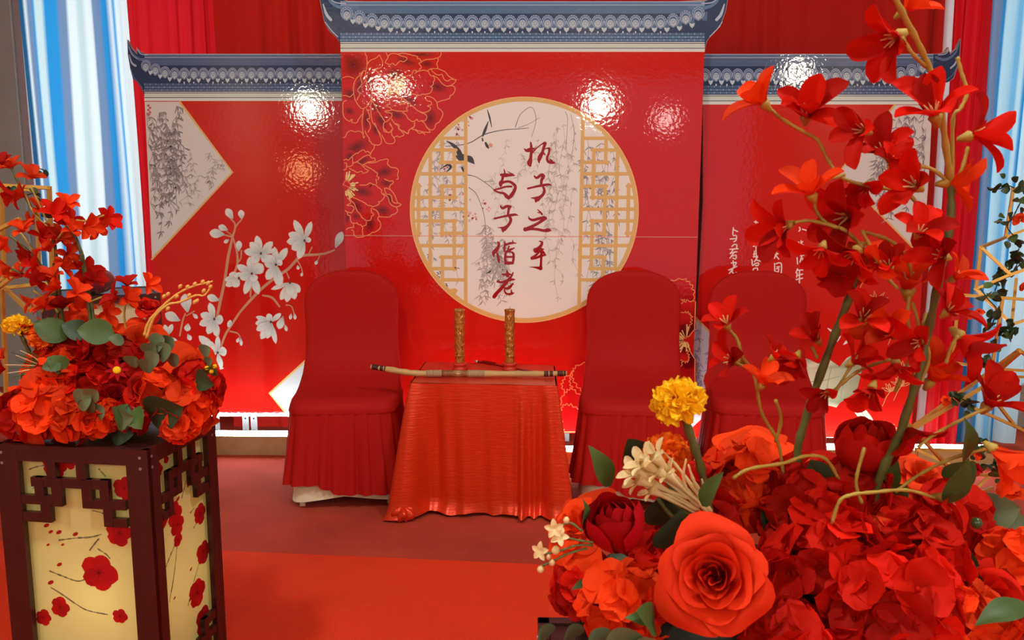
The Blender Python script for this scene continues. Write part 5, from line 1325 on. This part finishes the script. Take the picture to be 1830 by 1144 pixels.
for (x, y, r_) in ((993, 984, 8), (966, 1018, 7), (986, 1006, 6), (980, 996, 5), (1012, 930, 6)):
    sub('bud', AR, align((.2, 0, 1), A(x, y, .6), mp(r_, .6)), (lambda: MB().lathe([(0, -1), (.7, -.7), (1, 0), (.7, .8), (0, 1.3)], 8).mesh('bud'))(), M_creamf)
for q in ([(1060, 975), (1030, 975), (1000, 985), (975, 990)], [(1060, 970), (1030, 965), (1005, 960)], [(1050, 980), (1015, 990), (985, 1005), (968, 1012)], [(1040, 950), (1020, 935), (1000, 940)]): stalk('stem', AR, [A(*k, .605) for k in q], mp(2.4, .6), M_stem, 5)
# leaves
for b, t, kd, m, D, rl in (((1092, 868), (1043, 792), 'lance', M_leaf, .69, .3), ((1036, 950), (1029, 888), 'lance', M_leaf, .63, 1.1), ((1255, 905), (1300, 842), 'lance', M_leaf, .64, -.4), ((1180, 940), (1190, 870), 'oval', M_leafD, .68, .2), ((1190, 980), (1212, 900), 'oval', M_leafD, .64, .5), ((1150, 830), (1118, 778), 'oval', M_leafD, .74, 0), ((1165, 1110), (1110, 1108), 'lance', M_leaf, .60, .3), ((1170, 1120), (1128, 1096), 'oval', M_leaf, .59, .6),
                           ((1110, 1175), (1090, 1115), 'round', M_euc, .58, .2), ((1060, 1175), (1046, 1125), 'round', M_euc, .6, .7), ((1000, 1160), (1008, 1112), 'round', M_euc, .62, 1.0), ((960, 1160), (956, 1118), 'round', M_euc, .63, .9), ((1150, 1180), (1140, 1130), 'round', M_euc, .58, .2),
                           ((1720, 920), (1820, 905), 'oval', M_euc, .78, .2), ((1700, 960), (1830, 940), 'round', M_euc, .78, 0), ((1690, 985), (1750, 1010), 'oval', M_leafD, .70, .2), ((1680, 1000), (1760, 1040), 'oval', M_leafD, .69, .6), ((1840, 1080), (1740, 1130), 'lance', M_leaf, .6, .4), ((1720, 830), (1706, 740), 'lance', M_leaf, .7, .9), ((1690, 900), (1726, 810), 'lance', M_leaf, .69, .4), ((1460, 880), (1440, 815), 'oval', M_leafD, .75, .4),
                           ((1480, 890), (1520, 850), 'oval', M_leaf, .78, 0), ((1580, 880), (1600, 810), 'lance', M_leaf, .78, .3), ((1240, 1000), (1170, 960), 'oval', M_leafD, .70, .3), ((1060, 1040), (1020, 1060), 'lance', M_leaf, .66, .5), ((1130, 1000), (1080, 1045), 'oval', M_leafD, .68, .2), ((1400, 960), (1350, 900), 'oval', M_leafD, .74, .3), ((1560, 900), (1620, 860), 'oval', M_leaf, .77, .5), ((1690, 860), (1740, 820), 'oval', M_leaf, .78, .4)):
    leaf(AR, A(*b, D), A(*t, D - .015), kd, m, rl)
for (x, y) in ((1690, 972), (1705, 968), (1745, 935)): sub('berry', AR, align((0, 0, 1), A(x, y, .68), mp(11, .68)), MB().lathe([(0, -1), (.6, -.8), (1, 0), (.6, .8), (0, 1)], 10).mesh('berry'), mat('glossy_green_berry', lin(60, 84, 48), .15))

# ================================================================ left arrangement
c = ML @ Vector((SP / 2, SP / 2, HP - .003))
AL = thing('flower_arrangement', 'red silk flower arrangement with two marigolds and eucalyptus on the yellow-panelled lantern pedestal', 'flower arrangement', c)
obj('foam_block', MB().grid(lambda i, j: Vector((c.x + .02 + .13 * math.sin(PI * i / 10) * math.cos(2 * PI * j / 24), c.y + .105 * math.sin(PI * i / 10) * math.sin(2 * PI * j / 24), c.z + .085 + .08 * math.cos(PI * i / 10))), 11, 24, True), M_foam, AL, True)
A = lambda x, y, D=1.75: at(x, y, D)
for px, py, D, rp, deg, t, kind, m, sd in ((250, 602, 1.74, 58, 80, .6, 'open', M_petO, 6), (262, 695, 1.64, 36, 60, .95, 'rose', M_pet, 8), (204, 705, 1.64, 32, 100, .85, 'rose', M_crim, 9), (352, 655, 1.70, 50, 30, .6, 'open', M_petO, 4), (150, 650, 1.74, 46, 110, .6, 'open', M_pet, 3), (170, 580, 1.82, 50, 60, .4, 'open', M_petO, 6), (265, 545, 1.82, 26, 70, .5, 'open', M_pet, 3), (300, 650, 1.74, 40, 60, .6, 'open', M_pet, 4), (60, 690, 1.74, 40, 130, .6, 'open', M_pet, 3)):
    p = A(px, py, D); rose(AL, p, axis_of(p, deg, t), mp(rp, D), kind, m, 'rose', sd, R.uniform(0, 6))
for px, py, D, rp, fs, n, deg, t, m in ((105, 725, 1.66, 56, 52, 26, 110, .8, M_petO), (60, 740, 1.66, 40, 44, 16, 150, .7, M_pet), (145, 745, 1.62, 34, 46, 16, 80, .85, M_petO), (335, 725, 1.66, 42, 44, 22, 50, .8, M_petO), (350, 690, 1.68, 34, 42, 16, 40, .7, M_pet), (120, 680, 1.68, 40, 46, 18, 110, .7, M_petO), (320, 760, 1.62, 22, 38, 10, -40, .8, M_petO), (30, 735, 1.7, 26, 36, 10, 170, .6, M_pet), (190, 640, 1.72, 36, 44, 16, 90, .6, M_pet), (180, 745, 1.62, 24, 40, 10, 60, .8, M_petO), (235, 655, 1.7, 30, 40, 12, 80, .7, M_pet), (165, 690, 1.66, 34, 42, 16, 100, .75, M_pet), (125, 640, 1.72, 34, 42, 14, 110, .6, M_pet), (240, 740, 1.64, 26, 38, 12, 70, .7, M_pet), (290, 700, 1.66, 30, 40, 14, 60, .7, M_petO), (90, 660, 1.70, 30, 40, 12, 120, .7, M_petO)):
    p = A(px, py, D); hydrangea(AL, p, axis_of(p, deg, t), mp(rp, D), mp(fs, D), n, m, int(px) + 5)
p = A(30, 583, 1.68); marigold(AL, p, axis_of(p, 100, .5), mp(23, 1.68), M_yel, 2, [A(34, 592, 1.68), A(48, 620, 1.69), A(60, 650, 1.7)])
p = A(74, 606, 1.68); marigold(AL, p, axis_of(p, 80, .6), mp(23, 1.68), M_ora, 3)
o = sub('daisy', AL, align(tow(A(209, 662, 1.6)) + Vector((0, 0, .2)), A(209, 662, 1.6), mp(21, 1.6)))
mb = MB(); mb.add(*petal(1, .34, .2, .3, .9, 4, 3, .6)); dp = mb.mesh('petal')
for k in range(8): sub('petal', o, Matrix.Rotation(k * PI / 4, 4, 'Z') @ Matrix.Rotation(-1.35, 4, 'X'), dp, M_crim, True)
sub('yellow_eye', o, Matrix.Identity(4), MB().lathe([(0, 0), (.32, .02), (.34, .12), (.2, .2), (0, .22)], 12).mesh('yellow_eye'), M_yel, True)
LS = [[(168, 640), (160, 560), (150, 490), (138, 430), (118, 400), (95, 370)], [(172, 620), (166, 560), (155, 500), (146, 450), (128, 415)], [(120, 620), (108, 540), (102, 480), (96, 430), (75, 400), (50, 360), (20, 300)], [(105, 600), (100, 530), (96, 470)], [(110, 560), (90, 520), (60, 500), (20, 480)], [(104, 540), (70, 470), (40, 440), (16, 420)]]
for q in LS: stalk('stem', AL, [A(x, y, 1.78) for x, y in q], mp(3.4, 1.78), M_stem, 6, taper=.6)
LT_ = [[(136, 394), (160, 395), (178, 388)], [(85, 405), (60, 380), (45, 345)], [(85, 400), (70, 365), (56, 335)], [(75, 560), (85, 530), (100, 520)], [(110, 545), (90, 530), (78, 540)], [(160, 540), (185, 530), (210, 520)], [(100, 430), (115, 410), (118, 390)], [(60, 520), (90, 540), (104, 560)], [(225, 590), (222, 560), (226, 535)], [(190, 560), (198, 570), (200, 590)], [(60, 450), (40, 420), (25, 412)], [(118, 400), (150, 396), (186, 385)]]
for q in LT_: stalk('twig', AL, [A(x, y, 1.76) for x, y in q], mp(1.9, 1.76), M_twig, 5)
for q, bs_ in (([(258, 600), (266, 575), (290, 548), (318, 525), (345, 512), (380, 503)], ((293, 530), (322, 512), (335, 513), (372, 506), (348, 508), (300, 526), (362, 504))), ([(262, 605), (275, 568), (300, 545), (322, 540), (350, 528), (365, 528), (378, 512)], ((316, 530), (364, 520), (376, 513), (348, 540), (338, 528), (352, 538), (300, 552)))):
    stalk('budded_twig', AL, [A(x, y, 1.70) for x, y in q], mp(2.8, 1.7), mat('orange_twig', lin(226, 168, 84), .6), 6, taper=.6)
    for x, y in bs_: sub('bud', AL, align((.6, 0, .8), A(x, y, 1.70), mp(4, 1.7)), (lambda: MB().lathe([(0, -1.4), (.5, -.9), (.9, 0), (.6, .9), (0, 1.3)], 7).mesh('bud'))(), MATS['orange_twig'])
OLL = [(4, 295, 100, 26), (22, 303, 120, 30), (55, 320, 70, 32), (30, 345, 200, 34), (45, 352, 160, 30), (70, 375, 80, 28), (95, 385, 60, 36), (120, 365, 60, 26), (62, 400, 150, 30), (118, 398, 20, 36), (150, 405, 5, 34), (170, 400, -40, 30), (188, 392, 10, 34), (15, 425, 210, 34), (42, 415, 100, 32), (75, 425, 60, 32), (105, 425, 30, 34), (130, 415, 80, 28), (55, 450, 200, 30), (90, 450, 120, 34), (118, 455, 10, 30), (70, 475, 160, 34), (20, 478, 190, 32), (40, 495, 140, 36), (65, 505, 60, 34), (95, 495, 100, 30), (112, 480, 40, 30), (148, 490, 20, 40), (110, 515, 160, 34), (135, 525, 60, 34), (165, 500, 30, 30), (60, 535, 200, 30), (85, 550, 140, 34), (112, 552, 90, 36), (140, 555, 70, 34), (185, 560, 20, 34), (212, 535, 160, 34), (225, 535, 40, 32), (262, 508, 20, 30), (228, 512, 100, 28), (62, 578, 260, 34), (102, 575, 200, 34), (10, 660, 180, 26), (8, 640, 150, 24)]
for i, (px, py, deg, L) in enumerate(OLL):
    p = A(px, py, 1.74 + .05 * math.sin(i * 1.7)); orchid(AL, p, axis_of(p, deg, .45), mp(L, 1.75), i, M_petO if i % 3 else M_pet, False)
for b, t, kd, m, D, rl in (((205, 745), (245, 742), 'serrate', M_euc, 1.6, .3), ((226, 722), (215, 770), 'serrate', M_leaf, 1.6, -.3), ((240, 730), (258, 768), 'serrate', M_leaf, 1.6, .5), ((262, 738), (335, 722), 'oval', M_leafD, 1.62, .3), ((205, 598), (140, 592), 'oval', M_leaf, 1.66, .2), ((120, 606), (60, 580), 'oval', M_leaf, 1.7, .3), ((160, 600), (110, 582), 'oval', M_leafD, 1.72, .2), ((222, 612), (192, 606), 'oval', M_euc, 1.64, .4), ((60, 690), (34, 668), 'oval', M_leafD, 1.68, .4), ((85, 700), (65, 680), 'oval', M_leaf, 1.66, .2), ((44, 760), (16, 760), 'oval', M_leafD, 1.68, .2), ((120, 660), (82, 640), 'serrate', M_leaf, 1.64, .2), ((110, 650), (75, 660), 'serrate', M_leaf, 1.63, .3), ((350, 670), (388, 686), 'oval', M_leafD, 1.64, .5), ((200, 770), (245, 775), 'oval', M_leafD, 1.64, .2), ((372, 668), (385, 650), 'oval', M_leaf, 1.64, .2)):
    leaf(AL, A(*b, D), A(*t, D - .02), kd, m, rl)
for x, y, r_, D in ((152, 712, 19, 1.58), (166, 702, 13, 1.57), (158, 722, 14, 1.59), (177, 733, 15, 1.6), (268, 622, 14, 1.6), (284, 612, 17, 1.61), (296, 628, 17, 1.6), (275, 640, 15, 1.6), (236, 642, 12, 1.62), (300, 610, 15, 1.63), (368, 625, 11, 1.64), (262, 650, 14, 1.62), (310, 640, 13, 1.63), (374, 645, 8, 1.64), (16, 768, 12, 1.7)):
    p = A(x, y, D); leaf(AL, A(x - r_ * .7, y + r_ * .6, D), A(x + r_ * .8, y - r_ * .5, D - .01), 'round', M_euc, R.uniform(-.5, .5))
for k in range(14):
    an = math.radians(120 + k * 11); stalk('grass_blade', AL, [A(80, 655, 1.66), A(80 + 30 * math.cos(an), 655 - 22 * math.sin(an), 1.64), A(80 + R.uniform(50, 80) * math.cos(an), 655 - R.uniform(30, 45) * math.sin(an), 1.62)], mp(1.8, 1.65), M_creamf if k % 2 else M_leaf, 4, taper=.3)
for x, y in ((370, 658), (378, 664), (384, 655)): sub('bud', AL, align((.6, 0, .8), A(x, y, 1.62), mp(5, 1.62)), MB().lathe([(0, -1), (.8, -.5), (.9, .3), (0, 1)], 7).mesh('bud'), M_yel)

# ================================================================ gold wire frames
def wire_frame(name, label, bars, rad):
    P0 = at(*bars[0][0]); t = thing(name, label, 'frame', (P0.x, P0.y, 0))
    for a_, b_ in bars:
        p, q = at(*a_), at(*b_); d = (q - p).normalized() * rad
        obj('bar', MB().tube([p - d, q + d], rad, 4, square=True), M_gold, t)
    return t


D = 2.3
wire_frame('gold_frame', 'gold wire-cube stand behind the left flower arrangement', [((-30, 330, D), (88, 336, D)), ((88, 336, D), (94, 506, D)), ((2, 332, D), (8, 512, D)), ((2, 332, D + .3), (66, 342, D + .3)), ((66, 342, D + .3), (70, 505, D + .3)), ((-20, 420, D - .1), (34, 392, D - .1)), ((-10, 512, D), (52, 456, D)), ((-10, 520, D - .05), (34, 486, D - .05)), ((-30, 519, D), (98, 505, D)), ((8, 514, D), (50, 554, D - .1)), ((2, 510, D + .1), (44, 548, D + .1)), ((50, 554, D - .1), (98, 530, D)), ((4, 520, D), (12, 720, D)), ((-30, 690, D), (24, 716, D)), ((-30, 760, D), (24, 716, D)), ((24, 716, D), (30, 1000, D)), ((-80, 519, D), (-70, 1010, D))], .0052)
D = 2.35; E_ = 2.6
gf = wire_frame('gold_frame', 'gold wire-cube stand wound with ivy and small red roses beside pale blue curtain', [((1811, 337, E_), (1880, 350, E_)), ((1811, 337, E_), (1797, 424, E_)), ((1797, 424, E_), (1753, 442, E_ - .2)), ((1797, 424, E_), (1850, 404, E_)), ((1753, 442, E_ - .2), (1744, 517, E_ - .2)), ((1753, 442, E_ - .2), (1806, 491, D)), ((1744, 517, E_ - .2), (1806, 491, D)), ((1806, 491, D), (1860, 472, D)), ((1744, 517, E_ - .2), (1808, 580, D)), ((1816, 500, D + .1), (1808, 580, D)), ((1808, 580, D), (1870, 560, D)), ((1713, 527, D), (1770, 531, D)), ((1770, 531, D), (1870, 538, D)), ((1713, 527, D), (1704, 640, D)), ((1792, 533, D), (1772, 662, D)), ((1772, 662, D), (1821, 626, D - .1)), ((1776, 670, D - .1), (1822, 630, D - .2)), ((1821, 626, D - .1), (1870, 660, D)), ((1700, 648, D), (1790, 660, D)), ((1790, 660, D), (1870, 665, D)), ((1772, 671, D), (1870, 676, D)), ((1772, 662, D), (1632, 762, D - .1)), ((1776, 680, D - .1), (1630, 768, D - .2)), ((1631, 766, D - .15), (1668, 806, D - .1)), ((1668, 806, D - .1), (1735, 880, D)), ((1638, 803, D), (1756, 806, D)), ((1638, 803, D), (1632, 960, D)), ((1638, 803, D), (1736, 848, D - .1)), ((1736, 848, D - .1), (1732, 1010, D - .1)), ((1736, 848, D - .1), (1860, 853, D)), ((1690, 828, D), (1734, 884, D)), ((1734, 884, D), (1768, 850, D)), ((1736, 886, D), (1772, 872, D + .1)), ((1728, 724, D), (1814, 762, D)), ((1766, 700, D), (1814, 762, D)), ((1814, 762, D), (1870, 790, D)), ((1806, 850, D + .1), (1808, 1010, D + .1)), ((1848, 853, D), (1850, 1012, D))], .0044)
# ivy
def ivy(label, runs, nleaf, roses, Dv, seed, size=13):
    p0 = at(*runs[0][0], Dv); t = thing('ivy_vine', label, 'vine', p0); r = random.Random(seed)
    for q in runs: stalk('stem', t, [at(x, y, Dv - .02) for x, y in q], mp(1.1, Dv), M_leafD, 4)
    for q in runs:
        pts = crom(q, 8)
        for i in range(nleaf):
            x, y = pts[r.randrange(len(pts))][:2]; x += r.gauss(0, 7); y += r.gauss(0, 5); an = r.uniform(0, 6.28); L = size * r.uniform(.75, 1.3)
            leaf(t, at(x, y, Dv - .03 + r.uniform(-.02, .02)), at(x + L * math.cos(an), y + L * math.sin(an), Dv - .04 + r.uniform(-.02, .02)), 'oval', M_leaf if r.random() < .25 else M_leafD, r.uniform(-1, 1))
    for x, y, s_ in roses:
        p = at(x, y, Dv - .06); rose(t, p, axis_of(p, r.uniform(0, 180), .7), mp(s_, Dv), 'open', M_crimS if r.random() < .4 else M_petO, 'small_rose', 3)
    return t


M_crimS = M_crim
ivy('ivy with small red roses on the upper part of the gold frame', [[(1786, 338), (1800, 332), (1813, 336)], [(1835, 345), (1822, 365), (1812, 385), (1800, 405), (1815, 425), (1826, 440)], [(1822, 440), (1816, 455), (1790, 490), (1778, 520)], [(1826, 470), (1806, 488), (1790, 500)]], 15, [(1822, 388, 11), (1828, 512, 7)], 2.52, 1)
ivy('ivy trailing down the middle of the gold frame with red rosebuds', [[(1752, 515), (1766, 535), (1780, 552), (1775, 575), (1765, 590)], [(1792, 585), (1805, 590), (1815, 600)], [(1770, 610), (1778, 618), (1765, 635), (1755, 645), (1765, 655)]], 11, [(1750, 556, 7), (1736, 564, 6), (1770, 657, 11), (1768, 676, 10), (1692, 714, 9)], 2.28, 2)
ivy('ivy bunch low on the gold frame hanging with red roses', [[(1700, 706), (1718, 712), (1732, 722), (1745, 740)], [(1750, 790), (1756, 800), (1750, 815)], [(1770, 830), (1790, 838), (1800, 850), (1780, 862)], [(1785, 840), (1800, 825), (1826, 842)]], 13, [(1750, 812, 9), (1748, 836, 12), (1796, 868, 15), (1814, 878, 15)], 2.22, 3, 14)
ivy('few ivy leaves on the gold frame behind the left flower arrangement', [[(66, 300), (80, 306), (74, 318)], [(8, 345), (20, 340)], [(44, 350), (60, 346), (72, 352)], [(78, 358), (84, 368)]], 3, [], 2.25, 4, 15)
